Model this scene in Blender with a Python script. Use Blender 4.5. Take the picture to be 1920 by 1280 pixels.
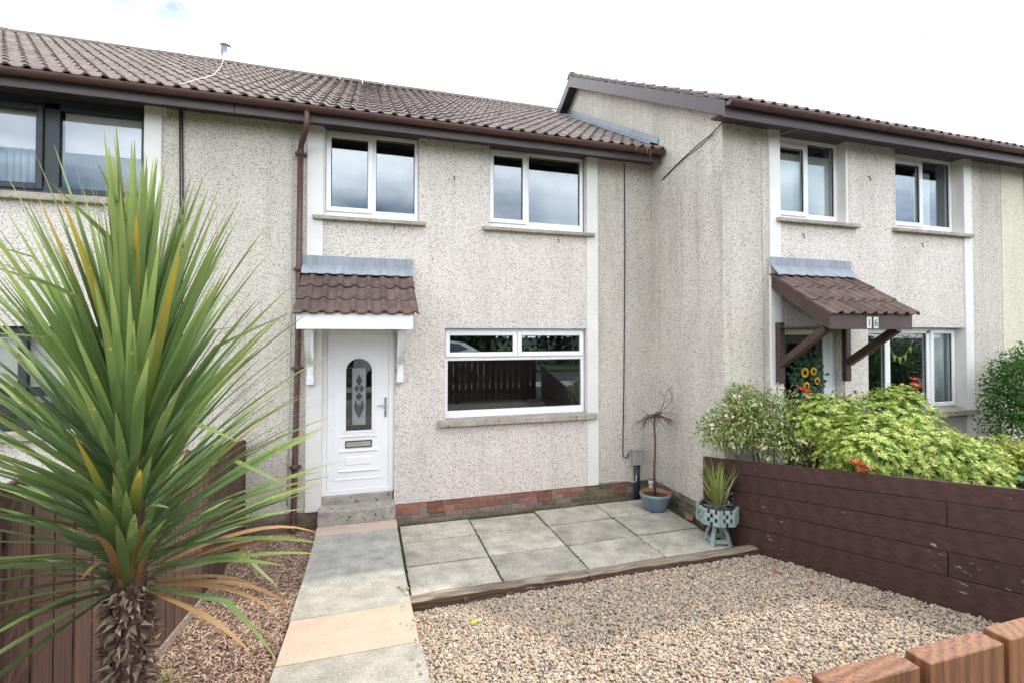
import bpy, bmesh, math, random
import numpy as np
from mathutils import Matrix, Vector, Euler
R = math.radians
rng = random.Random(7); nrg = np.random.default_rng(7)
for o in list(bpy.data.objects): bpy.data.objects.remove(o)
S = bpy.context.scene; COL = S.collection

# ------------------------------------------------------------------ camera, sky, sun, exposure
cd = bpy.data.cameras.new('camera'); cam = bpy.data.objects.new('camera', cd); COL.objects.link(cam)
YAW, PITCH, F = R(16.726), R(1.0125), 904.38
cam.location = (0.1026, -6.4342, 2.0096)
cam.rotation_euler = Euler((R(90) + PITCH, 0, -YAW), 'XYZ')
cd.sensor_fit = 'HORIZONTAL'; cd.sensor_width = 36; cd.lens = 36 * F / 1920
cd.shift_x = 0.0; cd.shift_y = -(640 - 613.2) / 1920
cd.clip_start = 0.05; cd.clip_end = 2000
S.camera = cam
SUN = Vector((0.51, 0.25, 1.0)).normalized()
W = bpy.data.worlds.new('World'); S.world = W; W.use_nodes = True
nt = W.node_tree; nt.nodes.clear()
out = nt.nodes.new('ShaderNodeOutputWorld'); bg = nt.nodes.new('ShaderNodeBackground')
sky = nt.nodes.new('ShaderNodeTexSky'); sky.sky_type = 'NISHITA'; sky.sun_disc = False
sky.sun_elevation = math.asin(SUN.z); sky.sun_rotation = math.atan2(SUN.x, SUN.y)
sky.air_density = 1.0; sky.dust_density = 0.8; sky.ozone_density = 1.2
tc = nt.nodes.new('ShaderNodeTexCoord'); mp = nt.nodes.new('ShaderNodeMapping'); mp.inputs['Scale'].default_value = (1, 1, 2.0)
mp.inputs['Location'].default_value = (4.4, 0.3, 8.0)
nz = nt.nodes.new('ShaderNodeTexNoise'); nz.inputs['Scale'].default_value = 1.9; nz.inputs['Detail'].default_value = 7; nz.inputs['Roughness'].default_value = 0.55
cr = nt.nodes.new('ShaderNodeValToRGB'); cr.color_ramp.elements[0].position = 0.385; cr.color_ramp.elements[1].position = 0.67
mx = nt.nodes.new('ShaderNodeMix'); mx.data_type = 'RGBA'
nt.links.new(tc.outputs['Generated'], mp.inputs['Vector']); nt.links.new(mp.outputs[0], nz.inputs['Vector'])
nt.links.new(nz.outputs['Fac'], cr.inputs['Fac']); nt.links.new(cr.outputs['Color'], mx.inputs[0])
nt.links.new(sky.outputs['Color'], mx.inputs[6]); mx.inputs[7].default_value = (24.5, 24.8, 25.2, 1)
nt.links.new(mx.outputs[2], bg.inputs['Color']); bg.inputs['Strength'].default_value = 0.15
nt.links.new(bg.outputs[0], out.inputs['Surface'])
sl = bpy.data.lights.new('sun', 'SUN'); sl.energy = 2.0; sl.angle = R(1.5); sl.color = (1.0, 0.94, 0.84)
so = bpy.data.objects.new('sun', sl); COL.objects.link(so); so.rotation_euler = SUN.to_track_quat('Z', 'Y').to_euler(); so.location = (6, 4, 12)
S.view_settings.view_transform = 'Standard'; S.view_settings.look = 'None'; S.view_settings.gamma = 1.0
S.view_settings.use_curve_mapping = False; S.view_settings.exposure = 0.66
S.cycles.max_bounces = 4; S.cycles.diffuse_bounces = 3; S.cycles.glossy_bounces = 3; S.cycles.transmission_bounces = 3; S.cycles.transparent_max_bounces = 7
S.cycles.use_adaptive_sampling = True; S.cycles.adaptive_threshold = 0.03; S.cycles.use_light_tree = False; S.cycles.caustics_reflective = False; S.cycles.caustics_refractive = False
S.cycles.use_denoising = True

# ------------------------------------------------------------------ materials
MATS = {}
def newmat(name):
    m = bpy.data.materials.new(name); m.use_nodes = True
    n = m.node_tree; b = n.nodes['Principled BSDF']; MATS[name] = m
    return m, n, b
def rgb(c): return (c[0], c[1], c[2], 1)
def N(n, t, **kw):
    x = n.nodes.new(t)
    for k, v in kw.items():
        if k in x.inputs: x.inputs[k].default_value = v
        else: setattr(x, k, v)
    return x
def ramp(n, stops):
    r = n.nodes.new('ShaderNodeValToRGB'); e = r.color_ramp.elements
    while len(e) < len(stops): e.new(0.5)
    for i, (p, c) in enumerate(stops): e[i].position = p; e[i].color = rgb(c)
    return r
def basic(name, c1, c2=None, scale=6, rough=0.7, bump=0.0, bscale=60, spec=0.4, stretch=(1, 1, 1), rand=0.0, spots=None, metal=0.0, island=False, detail=6, transl=0.0, grain=0.0, gscale=170):
    """noise-varied surface; rand = per object / per piece brightness change; spots = (colour, scale, threshold)"""
    m, n, b = newmat(name); L = n.links.new
    c2 = c2 or tuple(x * 0.75 for x in c1)
    t = N(n, 'ShaderNodeTexCoord'); mp = N(n, 'ShaderNodeMapping'); mp.inputs['Scale'].default_value = stretch
    if rand > 0 and not island:
        oi_ = N(n, 'ShaderNodeObjectInfo'); cx_ = N(n, 'ShaderNodeCombineXYZ'); L(oi_.outputs['Random'], cx_.inputs[0]); L(oi_.outputs['Random'], cx_.inputs[2])
        of_ = N(n, 'ShaderNodeVectorMath', operation='MULTIPLY_ADD'); L(cx_.outputs[0], of_.inputs[0]); of_.inputs[1].default_value = (37, 0, 23); L(t.outputs['Object'], of_.inputs[2]); L(of_.outputs[0], mp.inputs['Vector'])
    else: L(t.outputs['Object'], mp.inputs['Vector'])
    nz = N(n, 'ShaderNodeTexNoise', Scale=scale, Detail=detail, Roughness=0.6); L(mp.outputs[0], nz.inputs['Vector'])
    r = ramp(n, [(0.32, c2), (0.68, c1)]); L(nz.outputs['Fac'], r.inputs['Fac'])
    col = r.outputs['Color']
    if spots:
        sc, ss, th = spots
        s = N(n, 'ShaderNodeTexNoise', Scale=ss, Detail=3); L(mp.outputs[0], s.inputs['Vector'])
        sr = ramp(n, [(th, (0, 0, 0)), (min(th + 0.05, 1), (1, 1, 1))]); L(s.outputs['Fac'], sr.inputs['Fac'])
        mxx = N(n, 'ShaderNodeMix', data_type='RGBA'); L(sr.outputs['Color'], mxx.inputs[0]); L(col, mxx.inputs[6]); mxx.inputs[7].default_value = rgb(sc)
        col = mxx.outputs[2]
    if grain:
        gn = N(n, 'ShaderNodeTexNoise', Scale=gscale, Detail=2); L(mp.outputs[0], gn.inputs['Vector'])
        gm = N(n, 'ShaderNodeMapRange'); gm.inputs['From Min'].default_value = 0.3; gm.inputs['From Max'].default_value = 0.7; gm.inputs['To Min'].default_value = 1 - grain; gm.inputs['To Max'].default_value = 1 + grain; L(gn.outputs['Fac'], gm.inputs['Value'])
        gh = N(n, 'ShaderNodeHueSaturation'); L(gm.outputs[0], gh.inputs['Value']); L(col, gh.inputs['Color']); col = gh.outputs['Color']
    if rand > 0:
        if island: src = N(n, 'ShaderNodeNewGeometry').outputs['Random Per Island']
        else: src = N(n, 'ShaderNodeObjectInfo').outputs['Random']
        mr = N(n, 'ShaderNodeMapRange'); mr.inputs['To Min'].default_value = 1 - rand; mr.inputs['To Max'].default_value = 1 + rand
        L(src, mr.inputs['Value'])
        hs = N(n, 'ShaderNodeHueSaturation'); L(mr.outputs[0], hs.inputs['Value']); L(col, hs.inputs['Color']); col = hs.outputs['Color']
    L(col, b.inputs['Base Color'])
    b.inputs['Roughness'].default_value = rough; b.inputs['Specular IOR Level'].default_value = spec; b.inputs['Metallic'].default_value = metal
    if bump:
        bn = N(n, 'ShaderNodeTexNoise', Scale=bscale, Detail=5); L(mp.outputs[0], bn.inputs['Vector'])
        bp = N(n, 'ShaderNodeBump', Strength=bump, Distance=0.01); L(bn.outputs['Fac'], bp.inputs['Height']); L(bp.outputs[0], b.inputs['Normal'])
    if transl:
        o = n.nodes['Material Output']; tr = N(n, 'ShaderNodeBsdfTranslucent'); L(col, tr.inputs['Color'])
        ms = N(n, 'ShaderNodeMixShader'); ms.inputs[0].default_value = transl
        L(b.outputs[0], ms.inputs[1]); L(tr.outputs[0], ms.inputs[2]); L(ms.outputs[0], o.inputs['Surface'])
    return m
def pebbledash(name, base, dark, light, cell=75, frac=0.26, bump=0.6, stain=0.35):
    m, n, b = newmat(name); L = n.links.new
    t = N(n, 'ShaderNodeTexCoord')
    v = N(n, 'ShaderNodeTexVoronoi', Scale=cell); L(t.outputs['Object'], v.inputs['Vector'])
    sp = N(n, 'ShaderNodeSeparateColor'); L(v.outputs['Color'], sp.inputs['Color'])
    r = ramp(n, [(0.0, dark), (frac * 0.6, dark), (frac, base), (0.72, base), (1.0, light)]); r.color_ramp.interpolation = 'LINEAR'
    L(sp.outputs[0], r.inputs['Fac'])
    # broad weather staining, running downwards
    mp = N(n, 'ShaderNodeMapping'); mp.inputs['Scale'].default_value = (1.6, 1.6, 0.45); L(t.outputs['Object'], mp.inputs['Vector'])
    s = N(n, 'ShaderNodeTexNoise', Scale=1.3, Detail=6, Roughness=0.65); L(mp.outputs[0], s.inputs['Vector'])
    sr = ramp(n, [(0.42, (1, 1, 1)), (0.75, (1 - stain, 1 - stain, 1 - stain * 1.05))]); L(s.outputs['Fac'], sr.inputs['Fac'])
    mp3 = N(n, 'ShaderNodeMapping'); mp3.inputs['Scale'].default_value = (7, 7, 0.35); L(t.outputs['Object'], mp3.inputs['Vector'])
    s3 = N(n, 'ShaderNodeTexNoise', Scale=1.0, Detail=5, Roughness=0.6); L(mp3.outputs[0], s3.inputs['Vector'])
    sr3 = ramp(n, [(0.52, (1, 1, 1)), (0.78, (1 - stain * .9, 1 - stain * .9, 1 - stain))]); L(s3.outputs['Fac'], sr3.inputs['Fac'])
    mu3 = N(n, 'ShaderNodeMix', data_type='RGBA', blend_type='MULTIPLY'); mu3.inputs[0].default_value = 1; L(sr.outputs['Color'], mu3.inputs[6]); L(sr3.outputs['Color'], mu3.inputs[7])
    mu = N(n, 'ShaderNodeMix', data_type='RGBA', blend_type='MULTIPLY'); mu.inputs[0].default_value = 1
    L(r.outputs['Color'], mu.inputs[6]); L(mu3.outputs[2], mu.inputs[7]); L(mu.outputs[2], b.inputs['Base Color'])
    b.inputs['Roughness'].default_value = 0.9; b.inputs['Specular IOR Level'].default_value = 0.2
    bp = N(n, 'ShaderNodeBump', Strength=bump, Distance=0.012, invert=True); L(v.outputs['Distance'], bp.inputs['Height']); L(bp.outputs[0], b.inputs['Normal'])
    return m
def island_colours(name, stops, rough=0.7, bump=0.0, transl=0.0, spec=0.3, noise=0.25):
    """each separate little piece of a mass takes its own colour from a ramp"""
    m, n, b = newmat(name); L = n.links.new
    g = N(n, 'ShaderNodeNewGeometry'); r = ramp(n, stops); L(g.outputs['Random Per Island'], r.inputs['Fac'])
    t = N(n, 'ShaderNodeTexCoord'); nz = N(n, 'ShaderNodeTexNoise', Scale=90, Detail=3); L(t.outputs['Object'], nz.inputs['Vector'])
    mr = N(n, 'ShaderNodeMapRange'); mr.inputs['To Min'].default_value = 1 - noise; mr.inputs['To Max'].default_value = 1 + noise; L(nz.outputs['Fac'], mr.inputs['Value'])
    hs = N(n, 'ShaderNodeHueSaturation'); L(mr.outputs[0], hs.inputs['Value']); L(r.outputs['Color'], hs.inputs['Color'])
    L(hs.outputs['Color'], b.inputs['Base Color']); b.inputs['Roughness'].default_value = rough; b.inputs['Specular IOR Level'].default_value = spec
    if transl:
        o = n.nodes['Material Output']; tr = N(n, 'ShaderNodeBsdfTranslucent'); L(hs.outputs['Color'], tr.inputs['Color'])
        ms = N(n, 'ShaderNodeMixShader'); ms.inputs[0].default_value = transl
        L(b.outputs[0], ms.inputs[1]); L(tr.outputs[0], ms.inputs[2]); L(ms.outputs[0], o.inputs['Surface'])
    return m
def glass(name, refl=0.16, tint=(0.82, 0.86, 0.85)):
    m, n, b = newmat(name); L = n.links.new; n.nodes.remove(b); o = n.nodes['Material Output']
    tr = N(n, 'ShaderNodeBsdfTransparent'); tr.inputs[0].default_value = rgb(tint)
    gl = N(n, 'ShaderNodeBsdfGlossy', Roughness=0.0); gl.inputs[0].default_value = (0.84, 0.92, 1, 1)
    fr = N(n, 'ShaderNodeLayerWeight', Blend=0.5); pw = N(n, 'ShaderNodeMath', operation='POWER'); L(fr.outputs['Facing'], pw.inputs[0]); pw.inputs[1].default_value = 4.0
    ad = N(n, 'ShaderNodeMath', operation='MULTIPLY_ADD', use_clamp=True)
    L(pw.outputs[0], ad.inputs[0]); ad.inputs[1].default_value = 0.75; ad.inputs[2].default_value = refl
    ms = N(n, 'ShaderNodeMixShader'); L(ad.outputs[0], ms.inputs[0]); L(tr.outputs[0], ms.inputs[1]); L(gl.outputs[0], ms.inputs[2]); L(ms.outputs[0], o.inputs['Surface'])
    return m
def wood(name, c1, c2, axis='Z', scale=3.0, rough=0.75, rand=0.15, bump=0.3, wear=None, rings=14.0, gloss=0.3, ringw=0.35, dist=6.0):
    m, n, b = newmat(name); L = n.links.new
    t = N(n, 'ShaderNodeTexCoord'); oi = N(n, 'ShaderNodeObjectInfo')
    ofs = N(n, 'ShaderNodeVectorMath', operation='MULTIPLY_ADD'); cx = N(n, 'ShaderNodeCombineXYZ'); L(oi.outputs['Random'], cx.inputs[0]); L(oi.outputs['Random'], cx.inputs[1])
    L(cx.outputs[0], ofs.inputs[0]); ofs.inputs[1].default_value = (7, 5, 3); L(t.outputs['Object'], ofs.inputs[2])
    mp = N(n, 'ShaderNodeMapping'); s = {'X': (0.06, 1, 1), 'Y': (1, 0.06, 1), 'Z': (1, 1, 0.06)}[axis]; mp.inputs['Scale'].default_value = s; L(ofs.outputs[0], mp.inputs['Vector'])
    wv = N(n, 'ShaderNodeTexWave', wave_type='RINGS', rings_direction=axis, Scale=rings, Distortion=dist, Detail=3.0); wv.inputs['Detail Scale'].default_value = 2.0; L(mp.outputs[0], wv.inputs['Vector'])
    nz = N(n, 'ShaderNodeTexNoise', Scale=scale * 20, Detail=6); L(mp.outputs[0], nz.inputs['Vector'])
    mxf = N(n, 'ShaderNodeMath', operation='MULTIPLY_ADD'); L(wv.outputs['Fac'], mxf.inputs[0]); mxf.inputs[1].default_value = ringw; L(nz.outputs['Fac'], mxf.inputs[2])
    r = ramp(n, [(0.35, c2), (0.85, c1)]); L(mxf.outputs[0], r.inputs['Fac']); col = r.outputs['Color']
    if wear:
        w = N(n, 'ShaderNodeTexNoise', Scale=2.2, Detail=8, Roughness=0.72); L(t.outputs['Object'], w.inputs['Vector'])
        w2 = N(n, 'ShaderNodeTexNoise', Scale=70, Detail=3); mp2 = N(n, 'ShaderNodeMapping'); mp2.inputs['Scale'].default_value = wear[2]; L(t.outputs['Object'], mp2.inputs['Vector']); L(mp2.outputs[0], w2.inputs['Vector'])
        mm = N(n, 'ShaderNodeMath', operation='MULTIPLY'); L(w.outputs['Fac'], mm.inputs[0]); L(w2.outputs['Fac'], mm.inputs[1])
        wr = ramp(n, [(wear[1], (0, 0, 0)), (wear[1] + 0.05, (1, 1, 1))]); L(mm.outputs[0], wr.inputs['Fac'])
        mxx = N(n, 'ShaderNodeMix', data_type='RGBA'); L(wr.outputs['Color'], mxx.inputs[0]); L(col, mxx.inputs[6]); mxx.inputs[7].default_value = rgb(wear[0]); col = mxx.outputs[2]
    mr = N(n, 'ShaderNodeMapRange'); mr.inputs['To Min'].default_value = 1 - rand; mr.inputs['To Max'].default_value = 1 + rand; L(oi.outputs['Random'], mr.inputs['Value'])
    hs = N(n, 'ShaderNodeHueSaturation'); L(mr.outputs[0], hs.inputs['Value']); L(col, hs.inputs['Color']); L(hs.outputs['Color'], b.inputs['Base Color'])
    b.inputs['Roughness'].default_value = rough; b.inputs['Specular IOR Level'].default_value = gloss
    bp = N(n, 'ShaderNodeBump', Strength=bump, Distance=0.004); L(mxf.outputs[0], bp.inputs['Height']); L(bp.outputs[0], b.inputs['Normal'])
    return m

M = MATS
pebbledash('dash_panel', (0.685, 0.63, 0.583), (0.27, 0.205, 0.165), (0.75, 0.70, 0.665), cell=120, frac=0.20, bump=0.35, stain=0.14)
pebbledash('dash_pier', (0.63, 0.583, 0.52), (0.34, 0.29, 0.23), (0.70, 0.66, 0.60), cell=100, frac=0.20, bump=0.7, stain=0.2)
pebbledash('dash_side', (0.645, 0.598, 0.536), (0.32, 0.275, 0.22), (0.70, 0.655, 0.585), cell=105, frac=0.20, bump=0.6, stain=0.26)
pebbledash('dash_cream', (0.72, 0.68, 0.54), (0.50, 0.46, 0.35), (0.77, 0.73, 0.60), cell=90, frac=0.18, bump=0.7, stain=0.12)
basic('white_paint', (0.74, 0.73, 0.71), (0.66, 0.64, 0.60), scale=2.5, rough=0.75, bump=0.1, bscale=40)
basic('white_upvc', (0.82, 0.83, 0.84), (0.79, 0.80, 0.81), scale=2, rough=0.28, spec=0.5)
basic('anthracite', (0.035, 0.04, 0.05), (0.03, 0.035, 0.042), scale=3, rough=0.4)
basic('sill_concrete', (0.42, 0.38, 0.32), (0.26, 0.235, 0.195), scale=7, rough=0.9, bump=0.5, bscale=90, spots=((0.17, 0.15, 0.12), 14, 0.62), grain=0.3, gscale=95)
basic('fascia_brown', (0.092, 0.070, 0.073), (0.065, 0.049, 0.052), scale=5, rough=0.45, stretch=(0.3, 1, 2))
basic('gutter_brown', (0.105, 0.048, 0.043), (0.075, 0.036, 0.034), scale=6, rough=0.4, spots=((0.16, 0.13, 0.11), 9, 0.70))
basic('roof_tile', (0.185, 0.150, 0.132), (0.105, 0.085, 0.077), scale=9, rough=0.85, bump=0.4, bscale=120, rand=0.16, spots=((0.36, 0.33, 0.29), 26, 0.69), grain=0.22, gscale=110)
basic('canopy_tile', (0.150, 0.098, 0.080), (0.075, 0.052, 0.046), scale=8, rough=0.8, bump=0.4, bscale=120, rand=0.2, spots=((0.42, 0.38, 0.34), 30, 0.71), grain=0.22, gscale=110)
basic('ridge_mortar', (0.17, 0.14, 0.12), (0.10, 0.085, 0.075), scale=10, rough=0.9, bump=0.6, bscale=60)
basic('lead', (0.30, 0.335, 0.375), (0.20, 0.225, 0.26), scale=6, rough=0.55, metal=0.25, bump=0.2, bscale=20, stretch=(3, 1, 0.6))
basic('steel', (0.55, 0.58, 0.62), (0.45, 0.48, 0.52), scale=4, rough=0.25, metal=0.9)
basic('brick_red', (0.33, 0.145, 0.10), (0.22, 0.10, 0.072), scale=14, rough=0.9, bump=0.4, bscale=90, rand=0.25, spots=((0.40, 0.33, 0.28), 30, 0.74), grain=0.22, gscale=110)
basic('brick_grey', (0.25, 0.185, 0.15), (0.15, 0.115, 0.095), scale=14, rough=0.9, bump=0.5, bscale=90, rand=0.25, spots=((0.40, 0.37, 0.33), 26, 0.70), grain=0.22, gscale=110)
basic('brick_moss', (0.185, 0.145, 0.10), (0.085, 0.078, 0.045), scale=10, rough=0.95, bump=0.5, bscale=80, rand=0.22, spots=((0.07, 0.08, 0.03), 11, 0.62), grain=0.22, gscale=110)
basic('mortar', (0.27, 0.245, 0.215), (0.15, 0.135, 0.11), scale=12, rough=0.95, bump=0.5)
basic('vent_red', (0.27, 0.085, 0.05), (0.19, 0.06, 0.04), scale=14, rough=0.85)
basic('shade_black', (0.012, 0.011, 0.010), rough=0.9)  # near-black colour standing for the shade inside the air bricks
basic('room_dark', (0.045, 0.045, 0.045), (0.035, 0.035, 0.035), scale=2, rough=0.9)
basic('blind_white', (0.72, 0.72, 0.68), (0.66, 0.66, 0.62), scale=3, rough=0.8)
basic('curtain_pink', (0.78, 0.68, 0.70), (0.72, 0.63, 0.65), scale=3, rough=0.85)
basic('curtain_net', (0.62, 0.64, 0.64), (0.45, 0.48, 0.49), scale=4, rough=0.85, stretch=(6, 6, 0.3))
basic('step_concrete', (0.40, 0.365, 0.325), (0.24, 0.225, 0.20), scale=9, rough=0.92, bump=0.5, bscale=100, spots=((0.11, 0.11, 0.09), 16, 0.62), grain=0.3, gscale=95)
basic('slab_patio', (0.51, 0.47, 0.40), (0.27, 0.25, 0.20), scale=3.8, rough=0.88, bump=0.3, bscale=140, rand=0.17, spots=((0.13, 0.12, 0.095), 21, 0.70), detail=10, grain=0.3, gscale=95)
basic('slab_grey', (0.42, 0.405, 0.36), (0.25, 0.245, 0.215), scale=5.5, detail=12, rough=0.9, bump=0.35, bscale=150, rand=0.08, spots=((0.12, 0.12, 0.105), 22, 0.68), grain=0.3, gscale=95)
basic('slab_pale', (0.39, 0.365, 0.31), (0.26, 0.25, 0.205), scale=6, detail=12, rand=.03, rough=0.9, bump=0.35, bscale=150, spots=((0.20, 0.19, 0.16), 22, 0.72), grain=0.3, gscale=95)
basic('slab_cream', (0.52, 0.385, 0.29), (0.45, 0.335, 0.25), scale=5, detail=12, rand=.03, rough=0.9, bump=0.25, bscale=150, spots=((0.27, 0.22, 0.18), 17, 0.735), grain=0.16, gscale=95)
basic('slab_pink', (0.52, 0.40, 0.33), (0.43, 0.335, 0.28), scale=5, rough=0.9, bump=0.25, bscale=150, grain=0.16, gscale=95)
basic('soil', (0.060, 0.050, 0.036), (0.030, 0.032, 0.016), scale=9, rough=1.0, bump=0.8, bscale=50)
basic('moss', (0.075, 0.09, 0.025), (0.04, 0.045, 0.02), scale=30, rough=1.0, bump=0.8, bscale=80)
basic('tarmac', (0.060, 0.060, 0.062), (0.045, 0.045, 0.047), scale=3, rough=0.9, bump=0.4, bscale=200)
basic('grass_ground', (0.07, 0.11, 0.03), (0.045, 0.075, 0.02), scale=2, rough=1.0, bump=0.6, bscale=60)
wood('sleeper_wood', (0.125, 0.075, 0.05), (0.045, 0.026, 0.020), axis='X', rand=0.1, bump=0.8, wear=((0.36, 0.31, 0.24), 0.36, (0.08, 1, 1)))
wood('sleeper_top', (0.33, 0.275, 0.205), (0.10, 0.070, 0.050), axis='X', rand=0.1, bump=0.8)
wood('fence_dark', (0.073, 0.037, 0.031), (0.046, 0.024, 0.021), axis='Y', rand=0.15, bump=0.45, rough=0.6, scale=4, wear=((0.34, 0.30, 0.27), 0.375, (1, 0.10, 0.6)))
wood('fence_brown', (0.115, 0.064, 0.048), (0.062, 0.035, 0.028), axis='Z', rand=0.28, bump=0.4, wear=((0.22, 0.16, 0.13), 0.40, (1, 1, 0.08)))
wood('picket_stain', (0.225, 0.096, 0.036), (0.095, 0.036, 0.016), axis='Z', rand=0.12, bump=0.5, rough=0.5, rings=22, gloss=0.4, ringw=0.28, dist=2.5, scale=9)
basic('canopy_brown', (0.075, 0.045, 0.038), (0.05, 0.031, 0.028), scale=6, rough=0.5, bump=0.15, stretch=(1, 1, 0.4), spots=((0.28, 0.24, 0.22), 25, 0.76))
basic('door_brown', (0.042, 0.022, 0.018), (0.032, 0.018, 0.015), scale=4, rough=0.4)
basic('cable_black', (0.02, 0.02, 0.02), rough=0.6)
basic('cable_white', (0.62, 0.60, 0.56), rough=0.6)
basic('meter_grey', (0.34, 0.335, 0.33), (0.28, 0.275, 0.27), scale=10, rough=0.7)
basic('pipe_dark', (0.035, 0.042, 0.048), rough=0.5)
basic('pot_glaze', (0.115, 0.155, 0.27), (0.17, 0.26, 0.255), scale=3.5, rough=0.16, spec=0.6, detail=2)
basic('terracotta', (0.36, 0.17, 0.09), (0.26, 0.12, 0.07), scale=12, rough=0.85)
basic('twig', (0.125, 0.072, 0.058), (0.08, 0.046, 0.04), scale=30, rough=0.85)
basic('planter_green', (0.33, 0.42, 0.385), (0.25, 0.33, 0.305), scale=9, rough=0.7, bump=0.2, rand=0.1)
basic('plastic_black', (0.03, 0.037, 0.04), rough=0.5)
basic('hook_rust', (0.10, 0.045, 0.03), rough=0.8)
basic('plate_white', (0.75, 0.75, 0.73), rough=0.4)
basic('digit_blue', (0.05, 0.07, 0.22), rough=0.5)
basic('straw', (0.42, 0.33, 0.18), (0.30, 0.22, 0.11), scale=20, rough=0.9)
basic('petal_yellow', (0.75, 0.47, 0.02), (0.65, 0.36, 0.01), scale=20, rough=0.7)
basic('seed_brown', (0.05, 0.025, 0.012), rough=0.9)
basic('bunting', (0.45, 0.47, 0.10), (0.38, 0.42, 0.08), scale=5, rough=0.8)
basic('car_white', (0.78, 0.78, 0.78), rough=0.2, spec=0.6)
basic('rubber', (0.02, 0.02, 0.02), rough=0.8)
basic('leaded_grey', (0.30, 0.31, 0.32), (0.22, 0.23, 0.24), scale=40, rough=0.35, bump=0.4, bscale=120)
basic('lead_came', (0.13, 0.13, 0.135), rough=0.4, metal=0.6)
basic('glass_bevel', (0.05, 0.052, 0.055), rough=0.08, spec=0.9)
basic('rock', (0.26, 0.22, 0.19), (0.16, 0.14, 0.12), scale=12, rough=0.95, bump=0.6)
glass('glass', refl=0.11, tint=(0.93, 0.955, 0.95))
glass('glass_dark', refl=0.07, tint=(0.7, 0.72, 0.7))
glass('glass_door', refl=0.08, tint=(0.6, 0.61, 0.61))
island_colours('gravel', [(0.0, (0.15, 0.14, 0.125)), (0.16, (0.37, 0.285, 0.205)), (0.35, (0.50, 0.395, 0.29)), (0.58, (0.42, 0.325, 0.23)), (0.74, (0.58, 0.50, 0.40)), (0.86, (0.29, 0.275, 0.25)), (1.0, (0.48, 0.31, 0.185))], rough=0.75)
island_colours('bark', [(0.0, (0.12, 0.075, 0.055)), (0.35, (0.25, 0.16, 0.115)), (0.7, (0.37, 0.26, 0.19)), (1.0, (0.53, 0.41, 0.31))], rough=0.9)
island_colours('leaf_pieris', [(0.0, (0.11, 0.23, 0.030)), (0.3, (0.22, 0.38, 0.045)), (0.55, (0.42, 0.52, 0.08)), (0.8, (0.62, 0.61, 0.17)), (1.0, (0.72, 0.61, 0.30))], rough=0.45, transl=0.3, spec=0.4)
island_colours('leaf_weigela', [(0.0, (0.11, 0.18, 0.04)), (0.4, (0.21, 0.30, 0.08)), (0.72, (0.38, 0.43, 0.16)), (1.0, (0.62, 0.59, 0.34))], rough=0.55, transl=0.25)
island_colours('flower_pink', [(0.0, (0.62, 0.28, 0.27)), (0.5, (0.72, 0.46, 0.44)), (1.0, (0.80, 0.66, 0.62))], rough=0.7, transl=0.3)
island_colours('leaf_red', [(0.0, (0.55, 0.03, 0.03)), (1.0, (0.72, 0.10, 0.06))], rough=0.45, transl=0.3)
island_colours('leaf_hedge', [(0.0, (0.03, 0.075, 0.016)), (0.6, (0.06, 0.15, 0.03)), (1.0, (0.13, 0.27, 0.05))], rough=0.5, transl=0.2)
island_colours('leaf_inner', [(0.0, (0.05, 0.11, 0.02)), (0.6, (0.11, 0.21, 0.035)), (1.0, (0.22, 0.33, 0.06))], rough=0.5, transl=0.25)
island_colours('leaf_acer', [(0.0, (0.20, 0.27, 0.03)), (0.6, (0.38, 0.45, 0.06)), (1.0, (0.58, 0.56, 0.14))], rough=0.55, transl=0.35)
island_colours('leaf_tree', [(0.0, (0.015, 0.035, 0.010)), (0.6, (0.030, 0.065, 0.016)), (1.0, (0.06, 0.11, 0.025))], rough=0.6, transl=0.2)
island_colours('leaf_wreath', [(0.0, (0.015, 0.055, 0.025)), (1.0, (0.04, 0.13, 0.06))], rough=0.5)
island_colours('leaf_blue', [(0.0, (0.10, 0.20, 0.19)), (1.0, (0.24, 0.36, 0.34))], rough=0.5)
island_colours('grass_blade', [(0.0, (0.16, 0.24, 0.04)), (0.6, (0.33, 0.40, 0.10)), (1.0, (0.55, 0.48, 0.26))], rough=0.6, transl=0.25)
island_colours('dead_scale', [(0.0, (0.06, 0.035, 0.025)), (0.5, (0.16, 0.10, 0.075)), (0.85, (0.30, 0.225, 0.17)), (1.0, (0.46, 0.38, 0.30))], rough=0.9)
basic('hosta_leaf', (0.075, 0.19, 0.075), (0.05, 0.13, 0.05), scale=8, rough=0.4, rand=0.2, transl=0.15)
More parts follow.
